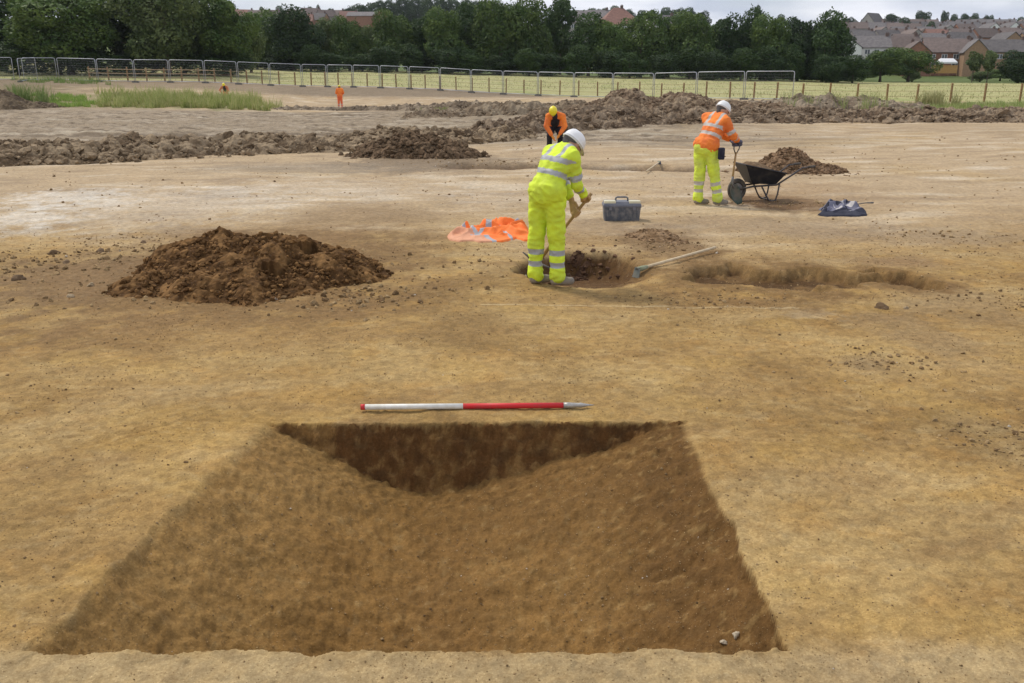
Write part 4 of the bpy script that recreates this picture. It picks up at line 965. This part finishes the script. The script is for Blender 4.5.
    if band:
        ax = (j['che']-j['pel']).normalized(); s_ = (ctr-np.array(j['pel']))@np.array(ax); lt = np.abs((ctr-np.array(j['che']))@np.array(lat))
        dT = np.minimum(segt(ctr,j['pel'],j['che'])[0]-.06, segt(ctr,j['shL'],j['shR'])[0]); dA = np.full(len(ctr),9.)
        for s in 'LR':
            du,tu = segt(ctr,j['sh'+s],j['el'+s]); dl,tl = segt(ctr,j['el'+s],j['ha'+s]); dA = np.minimum(dA,np.minimum(du+.012,dl))
        for b0 in jbands: mi[(s_>b0)&(s_<b0+.052)&(dT<dA)] = 1
        mi[(s_>jbands[1]+.02)&(lt>.075)&(lt<.125)&(dT<dA+.02)] = 1
        for s in 'LR':
            du,tu = segt(ctr,j['sh'+s],j['el'+s]); dl,tl = segt(ctr,j['el'+s],j['ha'+s]); o_='R' if s=='L' else 'L'
            near = np.minimum(du,dl) < np.minimum(segt(ctr,j['sh'+o_],j['el'+o_])[0],segt(ctr,j['el'+o_],j['ha'+o_])[0])
            mi[(du<dl)&near&(dA<dT+.02)&(tu>.62)&(tu<.84)] = 1; mi[(dl<du)&near&(tl>.22)&(tl<.44)] = 1
    link('jacket',mesh_np('jacket',V,Fc,[jm,tape],mi),root)
    if vest:
        V,Fc = caps_mesh([(j['wai']+fd*.05,j['che']+fd*.06,.125,.125),(j['che']+fd*.065,j['nek']+fd*.05,.115,.08)], voxel, 5, wr, 9, 3); link('waistcoat',mesh_np('waistcoat',V,Fc,[vest]),root)
    for s in 'LR':
        a_ = j['ank'+s]; t_ = j['toe'+s]; d = (t_-a_); d.z=0; d.normalize()
        bt = [(a_+Vector((0,0,.06)),a_+Vector((0,0,-.03)),.052,.050),(a_+Vector((0,0,-.035))-d*.03,t_+Vector((0,0,.0)),.045,.042),(a_+Vector((0,0,.0)),t_-d*.02,.045,.036)]
        V,Fc = caps_mesh(bt,max(voxel,.01),3); zlow = min(a_.z,t_.z)-.075; V[:,2] = np.maximum(V[:,2],zlow); link('boot',mesh_np('boot',V,Fc,[boot_m]),root)
    return root

# woman in yellow suit
x,y,z = PG(547.5,285.5)
g_y = Vector((.385,.17,.835)); d_y = Vector((-.42,-.05,-.72)).normalized()
d_y = Vector((-.30,.10,-.42)).normalized()
J = dict(hipL=(-.075,.06,.86),hipR=(.06,-.06,.86),kneeL=(-.115,.06,.47),kneeR=(.085,-.03,.47),ankL=(-.115,.05,.09),ankR=(.095,-.04,.09),toeL=(.0,.12,.045),toeR=(.23,.0,.045),
     pel=(-.01,0,.91),wai=(.02,.02,1.05),che=(.085,.06,1.20),nek=(.165,.11,1.335),head=(.232,.145,1.375),shL=(.03,.23,1.285),shR=(.215,-.05,1.27),elL=(.14,.36,1.03),elR=(.275,.0,1.00),haL=(.24,.27,.83),haR=(.35,.12,.885),
     face=(.62,.36,-.70),up=(.60,.34,.72))
grip_y = {'R':(g_y,d_y,.018),'L':(g_y+d_y*.17,d_y,.018)}
person('person in yellow hi-vis suit and white helmet, bending over the small pit', (x,y,z), J, .011, hv_y, hv_y, helm_w, grip=grip_y, gm=glove_m, wr=.013)
[o for o in COL.objects if o.name.startswith('person')][-1].scale = (.94,.94,.94)
# mattock held by her
handle_m = mat('ash_handle', (.42,.27,.12), (.34,.21,.09), 12, .6); steel_d = mat('dull_steel', (.14,.14,.145), (.22,.19,.15), 14, .5, metal=.5)
mt = empty('mattock',(x,y,z),0,'wooden-handled mattock held in the gloved hands of the yellow-suited worker','mattock')
mt.scale = (.94,.94,.94); e0 = g_y-d_y*.08; e1 = g_y+d_y*.82
m = MB(); m.tube([e0,g_y,e0.lerp(e1,.6),e1],[.018,.016,.017,.022],10); m.build('handle',handle_m,mt,True)
pz = d_y.cross(Vector((.3,-1,0))).normalized(); m = MB(); m.tube([e1-pz*.16,e1-pz*.05+d_y*.02,e1+d_y*.02,e1+pz*.05+d_y*.02,e1+pz*.2],[.008,.02,.028,.02,.006],8); m.build('head',steel_d,mt,True)

# man in orange jacket
x,y,z = PG(706,205)
sh_top = (.46,.22,.93)
J = dict(hipL=(-.11,.06,.84),hipR=(.02,-.06,.84),kneeL=(-.12,.04,.46),kneeR=(.09,-.05,.46),ankL=(-.12,.03,.09),ankR=(.16,-.06,.09),toeL=(0.02,.07,.045),toeR=(.30,-.02,.045),
     pel=(-.05,0,.88),wai=(-.01,.02,1.01),che=(.09,.07,1.20),nek=(.15,.11,1.345),head=(.195,.14,1.42),shL=(-.01,.26,1.31),shR=(.20,-.05,1.27),elL=(.22,.34,1.08),elR=(.335,-.04,1.05),haL=(.36,.20,.985),haR=(.43,.08,.975),
     face=(.66,.42,-.6),up=(.45,.3,.8))
person('person in orange hi-vis jacket, yellow trousers and white helmet, leaning on a shovel', (x,y,z), J, .012, hv_o, muddy_y, helm_w, grip={'R':((.49,.17,.915),(.85,.5,0),.015),'L':((.42,.13,.915),(.85,.5,0),.015)}, gm=glove_d, wr=.012, jbands=(.16,.29), tape=mat('worn_reflective_tape',(.55,.50,.46),(.45,.42,.38),14,.6))
m = MB(); m.box(-.0,.10,-.03,.03,-.16,0.02,M=Matrix.Translation((.09,-.2,.87))); 
pr = [o for o in COL.objects if o.name.startswith('person')][-1]
m.build('tool_pouch',navy,pr,bevel=.02)
sv = empty('shovel',(x,y,z),0,'shovel with D-handle and green blade standing in front of the orange-jacketed worker','shovel')
tp = Vector((.455,.15,.915)); nk = Vector((.395,.06,.33)); dv = (nk-tp).normalized()
m = MB(); m.tube([tp+dv*.12,nk],[.015,.017],10); m.build('shaft',handle_m,sv,True)
gdir = Vector((.85,.5,0)).normalized(); m = MB(); m.tube([tp-gdir*.06,tp+gdir*.06],.014,8); m.tube([tp-gdir*.06,tp-gdir*.055+dv*.07,tp+dv*.16],.010,8); m.tube([tp+gdir*.06,tp+gdir*.055+dv*.07,tp+dv*.16],.010,8); m.build('handle_grip',steel_d,sv,True)
tip = Vector((.50,-.02,.01)); bd = (tip-nk).normalized(); bw = Vector((.85,.5,.12)); bw = (bw-bd*bw.dot(bd)).normalized(); bn = bd.cross(bw)
m = MB(); vs=[];fs=[]
for i in range(7):
    t=i/6; w_ = [.06,.10,.105,.105,.10,.085,.05][i]
    for k in range(7): u=(k-3)/3; vs.append(nk+bd*(.04+t*((tip-nk).length-.04))+bw*u*w_+bn*(u*u*.03-.02*math.sin(t*PI)))
for i in range(6):
    for k in range(6): a_=i*7+k; fs.append((a_,a_+1,a_+8,a_+7))
m.add(vs,fs); bo = m.build('blade',mat('green_blade_paint',(.035,.06,.045),(.12,.10,.07),10,.6),sv,True); so_=bo.modifiers.new('s','SOLIDIFY'); so_.thickness=.004
m = MB(); m.tube([nk-dv*.1,nk,nk+bd*.08],[.018,.022,.016],8); m.build('socket',steel_d,sv,True)

# crouching person facing camera, bent forwards
x,y,z = PG(556,150); y = 24.; x = xcol(555.5,y,125); z = g1(x,y)
J = dict(hipL=(.09,.38,.62),hipR=(-.09,.38,.62),kneeL=(.15,.12,.42),kneeR=(-.15,.12,.42),ankL=(.14,.38,.09),ankR=(-.14,.38,.09),toeL=(.15,.22,.045),toeR=(-.15,.22,.045),
     pel=(0,.38,.68),wai=(0,.30,.78),che=(0,.10,.90),nek=(-.03,-.06,1.0),head=(-.075,-.15,1.05),shL=(.19,-.02,.93),shR=(-.19,-.02,.93),elL=(.25,-.08,.68),elR=(-.25,-.08,.68),haL=(.10,-.16,.46),haR=(-.09,-.16,.42),
     face=(-.05,-.7,-.75),up=(-.05,-.62,.7))
person('person in orange top and yellow helmet stooping behind the yellow-suited worker', (x,y,z), J, .015, hv_o, black_m, helm_y, band=False, tb=None, vest=black_m, gm=mat('orange_glove',(.75,.28,.04),(.65,.24,.04),20,.8))
# distant standing worker
x,y,z = PG(340.5,109)
J = dict(hipL=(-.09,0,.88),hipR=(.09,0,.88),kneeL=(-.11,.0,.48),kneeR=(.11,0,.48),ankL=(-.12,0,.09),ankR=(.13,0,.09),toeL=(-.14,.12,.045),toeR=(.16,.12,.045),pel=(0,0,.94),wai=(0,0,1.08),che=(0,.03,1.30),nek=(0,.06,1.48),head=(-.03,.12,1.58),
     shL=(-.2,.02,1.42),shR=(.2,.02,1.42),elL=(-.28,.05,1.15),elR=(.28,.05,1.15),haL=(-.15,.28,1.05),haR=(.15,.28,1.05),face=(0,.95,-.3),up=(0,.3,.95))
o=person('person in full orange hi-vis and yellow helmet standing far off near the fence', (x,y,z), J, .02, hv_o, mat('hivis_orange_red',(.80,.17,.06),(.70,.14,.05),5,.8), helm_y, jbands=(.14,.27), band=False, tb=(.15,.29)); 
# distant stooping worker beyond the grass
y = 69.; x = xcol(224,y); z = g1(x,y)-.42
J = dict(hipL=(.09,.2,.8),hipR=(-.09,.2,.8),kneeL=(.12,.1,.45),kneeR=(-.12,.1,.45),ankL=(.12,.2,.09),ankR=(-.12,.2,.09),toeL=(.13,.08,.045),toeR=(-.13,.08,.045),pel=(0,.2,.86),wai=(0,.14,.98),che=(0,.0,1.14),nek=(0,-.1,1.26),head=(.0,-.18,1.33),
     shL=(.2,-.05,1.18),shR=(-.2,-.05,1.18),elL=(.3,-.1,.92),elR=(-.38,-.05,.95),haL=(.12,-.2,.72),haR=(-.2,-.2,.75),face=(0,-.8,-.6),up=(0,-.5,.85))
person('distant person in orange with yellow helmet stooping beyond the long grass', (x,y,z), J, .02, mat('faded_orange_cloth',(.62,.24,.12),(.5,.2,.1),5,.8), hv_o, helm_y, band=False, tb=None, vest=black_m)

# ------------------------------------------------------------------ ranging rod
rod_w = mat('rod_white_paint', (.80,.79,.74), (.70,.68,.60), 30, .45); rod_r = mat('rod_red_paint', (.62,.03,.035), (.50,.05,.05), 30, .45, contrast=(.5,.75))
p0 = P(361,410.5); p1 = P(594,408.5)
rt = empty('ranging_rod',(p0[0],p0[1],0),math.atan2(p1[1]-p0[1],p1[0]-p0[0]),'red and white ranging rod lying on the ground along the ditch edge','ranging rod')
L_ = math.hypot(p1[0]-p0[0],p1[1]-p0[1]); rz_ = max(g1(p0[0]+(p1[0]-p0[0])*t,p0[1]+(p1[1]-p0[1])*t) for t in np.linspace(0,1,12)); rt.location.z = rz_+.017; R0=.0165
def seg_(nm,a,b,m_,r0=R0,r1=R0): 
    q=MB(); q.tube([(a,0,0),(b,0,0)],[r0,r1],14); q.build(nm,m_,rt,True)
seg_('end_cap',0,.025,rod_r,R0*1.05,R0*1.05); seg_('white_band',.025,L_*.437,rod_w); seg_('red_band',L_*.437,L_*.868,rod_r); q=MB(); q.tube([(L_*.868,0,0),(L_*.89,0,0),(L_*.935,0,0),(L_*.94,0,0),(L_*.965,0,0),(L_,0,0)],[R0*1.1,R0*1.05,R0*.8,R0*.95,R0*.55,.002],12); q.build('steel_tip',mat('tip_steel',(.45,.44,.42),(.33,.31,.28),30,.4,metal=.5),rt,True)

# ------------------------------------------------------------------ toolbox
x,y,z = PG(621,220); tbx = empty('toolbox',(x,y,z),R_(-1),'grey plastic toolbox with cream corner clips on the bare ground','toolbox')
tg = mat('toolbox_grey', (.10,.11,.13), (.24,.23,.22), 16, .55, contrast=(.4,.7)); tl = mat('toolbox_lid_grey', (.13,.14,.17), (.19,.19,.21), 12, .5); tc_ = mat('toolbox_cream', (.72,.68,.46), (.62,.58,.42), 12, .5)
m = MB(); m.add([(-.235,-.11,0),(.235,-.11,0),(.235,.11,0),(-.235,.11,0),(-.25,-.125,.19),(.25,-.125,.19),(.25,.125,.19),(-.25,.125,.19)],[(0,3,2,1),(4,5,6,7),(0,1,5,4),(1,2,6,5),(2,3,7,6),(3,0,4,7)])
for i in range(9): m.box(-.2+i*.05-.006,-.2+i*.05+.006,-.128,-.11,.015,.165)
m.build('body',tg,tbx,bevel=.006)
m = MB(); m.add([(-.258,-.133,.187),(.258,-.133,.187),(.258,.133,.187),(-.258,.133,.187),(-.258,-.133,.215),(.258,-.133,.215),(.258,.133,.215),(-.258,.133,.215),(-.235,-.10,.262),(.235,-.10,.262),(.235,.10,.262),(-.235,.10,.262)],[(0,3,2,1),(0,1,5,4),(1,2,6,5),(2,3,7,6),(3,0,4,7),(4,5,9,8),(5,6,10,9),(6,7,11,10),(7,4,8,11),(8,9,10,11)]); lid=m.build('lid',tl,tbx,bevel=.005)
for s in (-1,1): m = MB(); m.box(min(s*.09,s*.245),max(s*.09,s*.245),-.115,-.02,.235,.272); m.build('organiser_cover',tc_,lid,bevel=.006)
m = MB(); m.tube([(-.085,0,.255),(-.08,0,.30),(-.06,0,.312),(.06,0,.312),(.08,0,.30),(.085,0,.255)],.012,8); m.build('handle',tg,tbx,True)
for s in (-1,1): m = MB(); m.box(s*.16-.02,s*.16+.02,-.142,-.128,.15,.215); m.build('latch',tl,tbx,bevel=.003)

# ------------------------------------------------------------------ wheelbarrow
x,y,z = PG(762,200); wb = empty('wheelbarrow',(x,y,z),R_(8),'black wheelbarrow holding earth, standing side-on beside the shovel','wheelbarrow'); wb.scale=(.85,.88,.98)
tray_m = mat('black_tray', (.018,.020,.026), (.06,.055,.05), 9, .45, contrast=(.5,.8)); fr_m = mat('dark_frame', (.05,.05,.055), (.12,.10,.09), 9, .5, metal=.3); ty = mat('tyre_rubber', (.05,.05,.05), (.14,.12,.10), 12, .9); rimm = mat('wheel_rim', (.16,.16,.17), (.24,.22,.2), 10, .5)
m = MB()
top = [(-.50,-.30,.60),(.30,-.31,.455),(.30,.31,.455),(-.50,.30,.60)]; bot = [(-.30,-.17,.29),(.16,-.19,.27),(.16,.19,.27),(-.30,.17,.29)]
def lerp(a_,b_,t): return tuple(a_[i]+(b_[i]-a_[i])*t for i in range(3))
inb = [lerp(b_,t_,.06) for b_,t_ in zip(bot,top)]; ctr_=(-.08,0,.53); intp=[(p[0]*.97+ctr_[0]*.03,p[1]*.95,p[2]) for p in top]; inb=[(p[0]*.95+ctr_[0]*.05,p[1]*.93,p[2]+.004) for p in inb]
m.add(top+bot+intp+inb,[(4,5,1,0),(5,6,2,1),(6,7,3,2),(7,4,0,3),(7,6,5,4),(8,9,13,12),(9,10,14,13),(10,11,15,14),(11,8,12,15),(12,13,14,15),(0,1,9,8),(1,2,10,9),(2,3,11,10),(3,0,8,11)])
tr_=m.build('tray',tray_m,wb); m=MB(); m.tube(top+[top[0]],.013,6,caps=False); m.build('rim',tray_m,tr_,True)
# soil load
V_=[];F_=[];n=22
for i in range(n+1):
    for k in range(n+1):
        u=i/n;v=k/n; a_=lerp(top[0],top[1],u); b_=lerp(top[3],top[2],u); p=lerp(a_,b_,v); p=((p[0]-ctr_[0])*.86+ctr_[0],p[1]*.86,p[2]-.05)
        hh=.13*max(0,(math.sin(PI*u)*math.sin(PI*v)))**.6*(1.2-.6*u); V_.append((p[0],p[1],p[2]+hh+.03*mnoise.noise(Vector(p)*14)+.015*mnoise.noise(Vector(p)*35)))
for i in range(n):
    for k in range(n): a_=i*(n+1)+k; F_.append((a_,a_+n+1,a_+n+2,a_+1))
m=MB(); m.add(V_,F_); o=m.build('soil_load',clod_m,wb,True); tag(o,kind=None)
for s in (-1,1):
    m = MB(); m.tube([(-.50,s*.07,.19),(-.28,s*.15,.24),(.17,s*.22,.27),(.42,s*.26,.42),(.62,s*.28,.54),(.85,s*.29,.56)],.016,8); m.build('handle',fr_m,wb,True)
    m = MB(); m.tube([(-.62+.50,s*.18,.26),(-.02,s*.20,.10),(.04,s*.21,.02),(.10,s*.21,.0),(.17,s*.21,.02),(.20,s*.215,.12),(.22,s*.22,.29)],.015,8); m.build('leg',fr_m,wb,True)
    m = MB(); m.tube([(.72,s*.285,.553),(.86,s*.29,.562)],.021,8); m.build('grip',ty,wb,True)
m = MB(); m.tube([(.08,-.21,.012),(.08,.21,.012)],.012,6); m.build('crossbar',fr_m,wb,True)
wh = MB(); wh.tube([( -.52+math.cos(a_)*.145,0,.18+math.sin(a_)*.145) for a_ in np.linspace(0,2*PI,29)],.040,10,caps=False); wo=wh.build('wheel',ty,wb,True)
m = MB(); m.tube([(-.52,-.03,.18),(-.52,.03,.18)],[.105,.105],20); m.tube([(-.52,-.09,.18),(-.52,.09,.18)],.014,8)
m.build('wheel_hub',rimm,wo)

# ------------------------------------------------------------------ long handled hoe, small hoe
def hoe(a,b,label,headm,hs,name='hoe',r=.016):
    a_=PG(*a); b_=PG(*b); d=Vector((b_[0]-a_[0],b_[1]-a_[1],0)); L=d.length
    o=empty(name,(a_[0],a_[1],max(a_[2],g1(a_[0],a_[1]))+.03),math.atan2(d.y,d.x),label,'hoe')
    dz=b_[2]-a_[2]+.0
    m=MB(); m.tube([(0,0,.03),(L*.5,0,.03+(dz-.01)*.5),(L,0,dz+.02)],[r*1.1,r,r*1.05],10); m.build('handle',mat('pale_handle',(.62,.50,.33),(.52,.41,.26),14,.6),o,True)
    m=MB(); m.tube([(-.03,0,.03),(.05,0,.03),(.13,0,.032)],[r*1.6,r*1.7,r*1.25],10); m.build('socket',mat('green_socket',(.20,.24,.13),(.3,.3,.2),14,.6),o,True)
    m=MB(); m.add([(-.02,-.05*hs,.05),(-.045,-.07*hs,-.05),(-.045,.07*hs,-.05),(-.02,.05*hs,.05),(-.032,-.05*hs,.052),(-.06,-.07*hs,-.05),(-.06,.07*hs,-.05),(-.032,.05*hs,.052)],[(0,1,2,3),(7,6,5,4),(0,4,5,1),(1,5,6,2),(2,6,7,3),(3,7,4,0)]); m.tube([(-.04,0,.03),(.0,0,.035)],.02,8); m.build('blade',headm,o)
hoe((639,275),(715,252),'long pale-handled hoe lying across the edge of the small pit',mat('hoe_steel',(.14,.16,.15),(.25,.24,.2),14,.5,metal=.3),.6)
hoe((659,165),(646,174),'small hoe with a blue head lying far behind the toolbox',mat('blue_head',(.06,.09,.2),(.1,.13,.24),14,.5),.7,'hand_hoe')

# ------------------------------------------------------------------ crumpled clothing
def cloth(name,label,cat,cen,rz,outline,hgt,matf,mats,seed,res=60,freq=6.,tap=.22):
    x0=min(p[0] for p in outline);x1=max(p[0] for p in outline);y0=min(p[1] for p in outline);y1=max(p[1] for p in outline)
    nx=int((x1-x0)*res);ny=int((y1-y0)*res)
    X,Y=np.meshgrid(np.linspace(x0,x1,nx),np.linspace(y0,y1,ny))
    sd=np.full(X.shape,1e9);ins=np.zeros(X.shape,bool)
    n=len(outline)
    for i in range(n):
        a_=outline[i];b_=outline[(i+1)%n];dx,dy=b_[0]-a_[0],b_[1]-a_[1];t=np.clip(((X-a_[0])*dx+(Y-a_[1])*dy)/(dx*dx+dy*dy),0,1)
        sd=np.minimum(sd,np.hypot(X-a_[0]-t*dx,Y-a_[1]-t*dy)); c=((a_[1]>Y)!=(b_[1]>Y))&(X<(b_[0]-a_[0])*(Y-a_[1])/(b_[1]-a_[1]+1e-12)+a_[0]); ins^=c
    wx=X+fbm(X*3,Y*3,seed+1,2)*.10; wy=Y+fbm(X*3,Y*3,seed+2,2)*.10
    fold=(1-np.abs(vnoise(wx*freq,wy*freq*1.3,seed))*2.2); fold2=(1-np.abs(vnoise(wx*freq*2.1+3,wy*freq*1.7,seed+3))*2.2)
    h=hgt*sstep(-.02,tap,sd)*(.08+.85*np.clip(fold,0,1)**1.3+.25*np.clip(fold2,0,1))+.022*sstep(0,.02,sd)
    h=.022*sstep(0,.02,sd)+(h-.022*sstep(0,.02,sd))*(.10+.90*sstep(y0,y0+(y1-y0)*.75,Y))
    Xw,Yw=X,Y; c_,s_=math.cos(rz),math.sin(rz); gx=cen[0]+X*c_-Y*s_; gy=cen[1]+X*s_+Y*c_
    gz=G(gx,gy,fine=False)
    Z=gz+np.where(ins,h,-.03)
    ii=np.arange(ny-1)[:,None]*nx;jj=np.arange(nx-1)[None,:]
    fk=(ins[:-1,:-1]|ins[1:,:-1]|ins[1:,1:]|ins[:-1,1:])
    Fc=np.stack([ii+jj,ii+jj+1,ii+nx+jj+1,ii+nx+jj],-1)[fk]
    V=np.stack([gx,gy,Z],-1).reshape(-1,3); mi=matf(X,Y,fold)[:-1,:-1][fk]
    use=np.unique(Fc);mp=np.full(len(V),-1);mp[use]=np.arange(len(use));V=V[use];Fc=mp[Fc]
    o0_=np.array([cen[0],cen[1],0.]); o=link(name,mesh_np(name,V-o0_,Fc,mats,mi)); o.location=(cen[0],cen[1],0); return tag(o,label,cat)
c_=PG(489,236); s_=1/ (880/(c_[1]*math.cos(PITCH)+H*math.sin(PITCH)))
OUT=[(-42,-2),(-38,-10),(-28,-14),(-14,-13),(-8,-15),(2,-14),(14,-14),(22,-10),(27,-5),(34,-12),(40,-12),(42,0),(40,12),(20,16),(0,15),(-18,12),(-26,10)]
lining=mat('pink_lining',(.72,.36,.22),(.62,.30,.17),12,.8,.005,30); fluo=mat('fluo_orange_cloth',(.95,.24,.05),(.85,.18,.03),12,.7,.005,30)
def mf(X,Y,f):
    m_=np.ones(X.shape,int); u=X/s_; v=Y/s_; m_[u+v*.6<-19]=0; m_[(np.abs(u+v*.6+16)<2.6)]=2; m_[(np.abs(u-v*.9+6)<2.2)&(u>-18)]=2; m_[(np.abs(u+v*.3-16)<1.8)&(v<3)]=2; m_[(np.abs(u+1)<3)&(v>9)]=2; return m_
cloth('hivis_jacket','crumpled orange hi-vis jacket with pale lining lying left of the yellow-suited worker','jacket',c_,0,[(a_*s_,b_*s_*3.4 if b_>0 else b_*s_*2.6) for a_,b_ in OUT],.13,mf,[lining,fluo,refl],5,110,3.0,.10)
c_=PG(842,214); s_=1/(880/(c_[1]*math.cos(PITCH)+H*math.sin(PITCH)))
OUT=[(-28,-3),(-22,-6),(-8,-6),(10,-6),(20,-4),(25,0),(24,8),(12,12),(-2,12),(-14,9),(-12,3),(-20,1)]
gl=mat('grey_fleece',(.20,.20,.25),(.13,.13,.19),12,.9,.005,30); wl=mat('pale_lining',(.55,.52,.5),(.45,.43,.43),12,.9)
def mf2(X,Y,f):
    m_=np.zeros(X.shape,int); u=X/s_; v=Y/s_; n_=fbm(X*5,Y*5,77,2); m_[(v+n_*8>1)&(u>-15)]=1; m_[(n_>.22)&(u>-4)&(v>0)]=2; m_[(n_<-.12)]=0; m_[u>21]=0; return m_
cloth('fleece_bundle','crumpled navy and grey fleece lying on the ground right of the wheelbarrow','clothing',c_,0,[(a_*s_,b_*s_*3.2) for a_,b_ in OUT],.12,mf2,[navy,gl,wl],9,110,3.2,.07)
a_=PG(850,207);tw=empty('trowel',(a_[0],a_[1],a_[2]+.03),R_(4),'thin-handled tool lying under the right end of the navy fleece','hand tool')
m=MB();m.tube([(0,0,.0),(.25,0,.03),(.36,0,.03)],[.008,.009,.013],8);m.build('handle',steel_d,tw,True)
m=MB();m.add([(0,-.03,0),(0,.03,0),(-.12,0,0),(0,-.03,.004),(0,.03,.004),(-.12,0,.004)],[(0,1,2),(5,4,3),(0,3,4,1),(1,4,5,2),(2,5,3,0)]);m.build('blade',steel_d,tw)

# thin summer air between the camera and the hillside
m=MB(); m.box(-13500,13500,-75,2650,-12,78); hz=m.build('haze',[bpy.data.materials.new('haze_air')]); hz['kind']='stuff'
hm=hz.data.materials[0]; hm.use_nodes=True; nt=hm.node_tree; nt.nodes.remove(nt.nodes['Principled BSDF']); pv=nt.nodes.new('ShaderNodeVolumePrincipled'); pv.inputs['Density'].default_value=.0001; pv.inputs['Color'].default_value=(.85,.91,1,1); pv.inputs['Anisotropy'].default_value=.3
nt.links.new(pv.outputs['Volume'],nt.nodes['Material Output'].inputs['Volume'])
# ------------------------------------------------------------------ camera, light, sky
cam = bpy.data.cameras.new('Camera'); co = bpy.data.objects.new('Camera', cam); COL.objects.link(co)
co.location=(0,0,H); co.rotation_euler=(PI/2-PITCH,0,0); cam.sensor_width=36; cam.lens=36*F/1024; cam.clip_end=8000; cam.clip_start=.05
scene.camera = co
SUN_EL, SUN_AZ = R_(52), R_(-48)   # azimuth from +Y towards +X
sd_ = Vector((math.sin(SUN_AZ)*math.cos(SUN_EL), math.cos(SUN_AZ)*math.cos(SUN_EL), math.sin(SUN_EL)))
sl_ = bpy.data.lights.new('Sun','SUN'); sl_.energy=1.75; sl_.angle=R_(10); sl_.color=(1,.93,.82)
so = bpy.data.objects.new('Sun',sl_); COL.objects.link(so); so.rotation_euler = sd_.to_track_quat('Z','Y').to_euler()
w = bpy.data.worlds.new('World'); scene.world = w; w.use_nodes=True; nt=w.node_tree; N=nt.nodes; L=nt.links; bg=N['Background']
sky=N.new('ShaderNodeTexSky'); sky.sky_type='NISHITA'; sky.sun_disc=False; sky.sun_elevation=SUN_EL; sky.sun_rotation=SUN_AZ; sky.air_density=1.; sky.dust_density=2.
tc=N.new('ShaderNodeTexCoord'); mp=N.new('ShaderNodeMapping'); mp.inputs['Scale'].default_value=(1,1,4.5); L.new(tc.outputs['Generated'],mp.inputs['Vector'])
nz=N.new('ShaderNodeTexNoise'); nz.inputs['Scale'].default_value=3.2; nz.inputs['Detail'].default_value=7; nz.inputs['Distortion'].default_value=.4; L.new(mp.outputs['Vector'],nz.inputs['Vector'])
r1=N.new('ShaderNodeValToRGB'); r1.color_ramp.elements[0].position=.38; r1.color_ramp.elements[0].color=(.70,.70,.70,1); r1.color_ramp.elements[1].position=.55; r1.color_ramp.elements[1].color=(1,1,1,1); L.new(nz.outputs['Fac'],r1.inputs['Fac'])
n2=N.new('ShaderNodeTexNoise'); n2.inputs['Scale'].default_value=6; n2.inputs['Detail'].default_value=6; L.new(mp.outputs['Vector'],n2.inputs['Vector'])
r2=N.new('ShaderNodeValToRGB'); r2.color_ramp.elements[0].position=.35; r2.color_ramp.elements[0].color=(4.2,4.6,5.6,1); r2.color_ramp.elements[1].position=.65; r2.color_ramp.elements[1].color=(7.4,7.5,7.9,1); L.new(n2.outputs['Fac'],r2.inputs['Fac'])
mx=N.new('ShaderNodeMix'); mx.data_type='RGBA'; L.new(r1.outputs['Color'],mx.inputs['Factor']); L.new(sky.outputs['Color'],mx.inputs['A']); L.new(r2.outputs['Color'],mx.inputs['B'])
L.new(mx.outputs['Result'],bg.inputs['Color']); bg.inputs['Strength'].default_value=.1
vs=scene.view_settings; vs.view_transform='Standard'; vs.look='None'; vs.exposure=0.47; vs.gamma=1; vs.use_curve_mapping=False
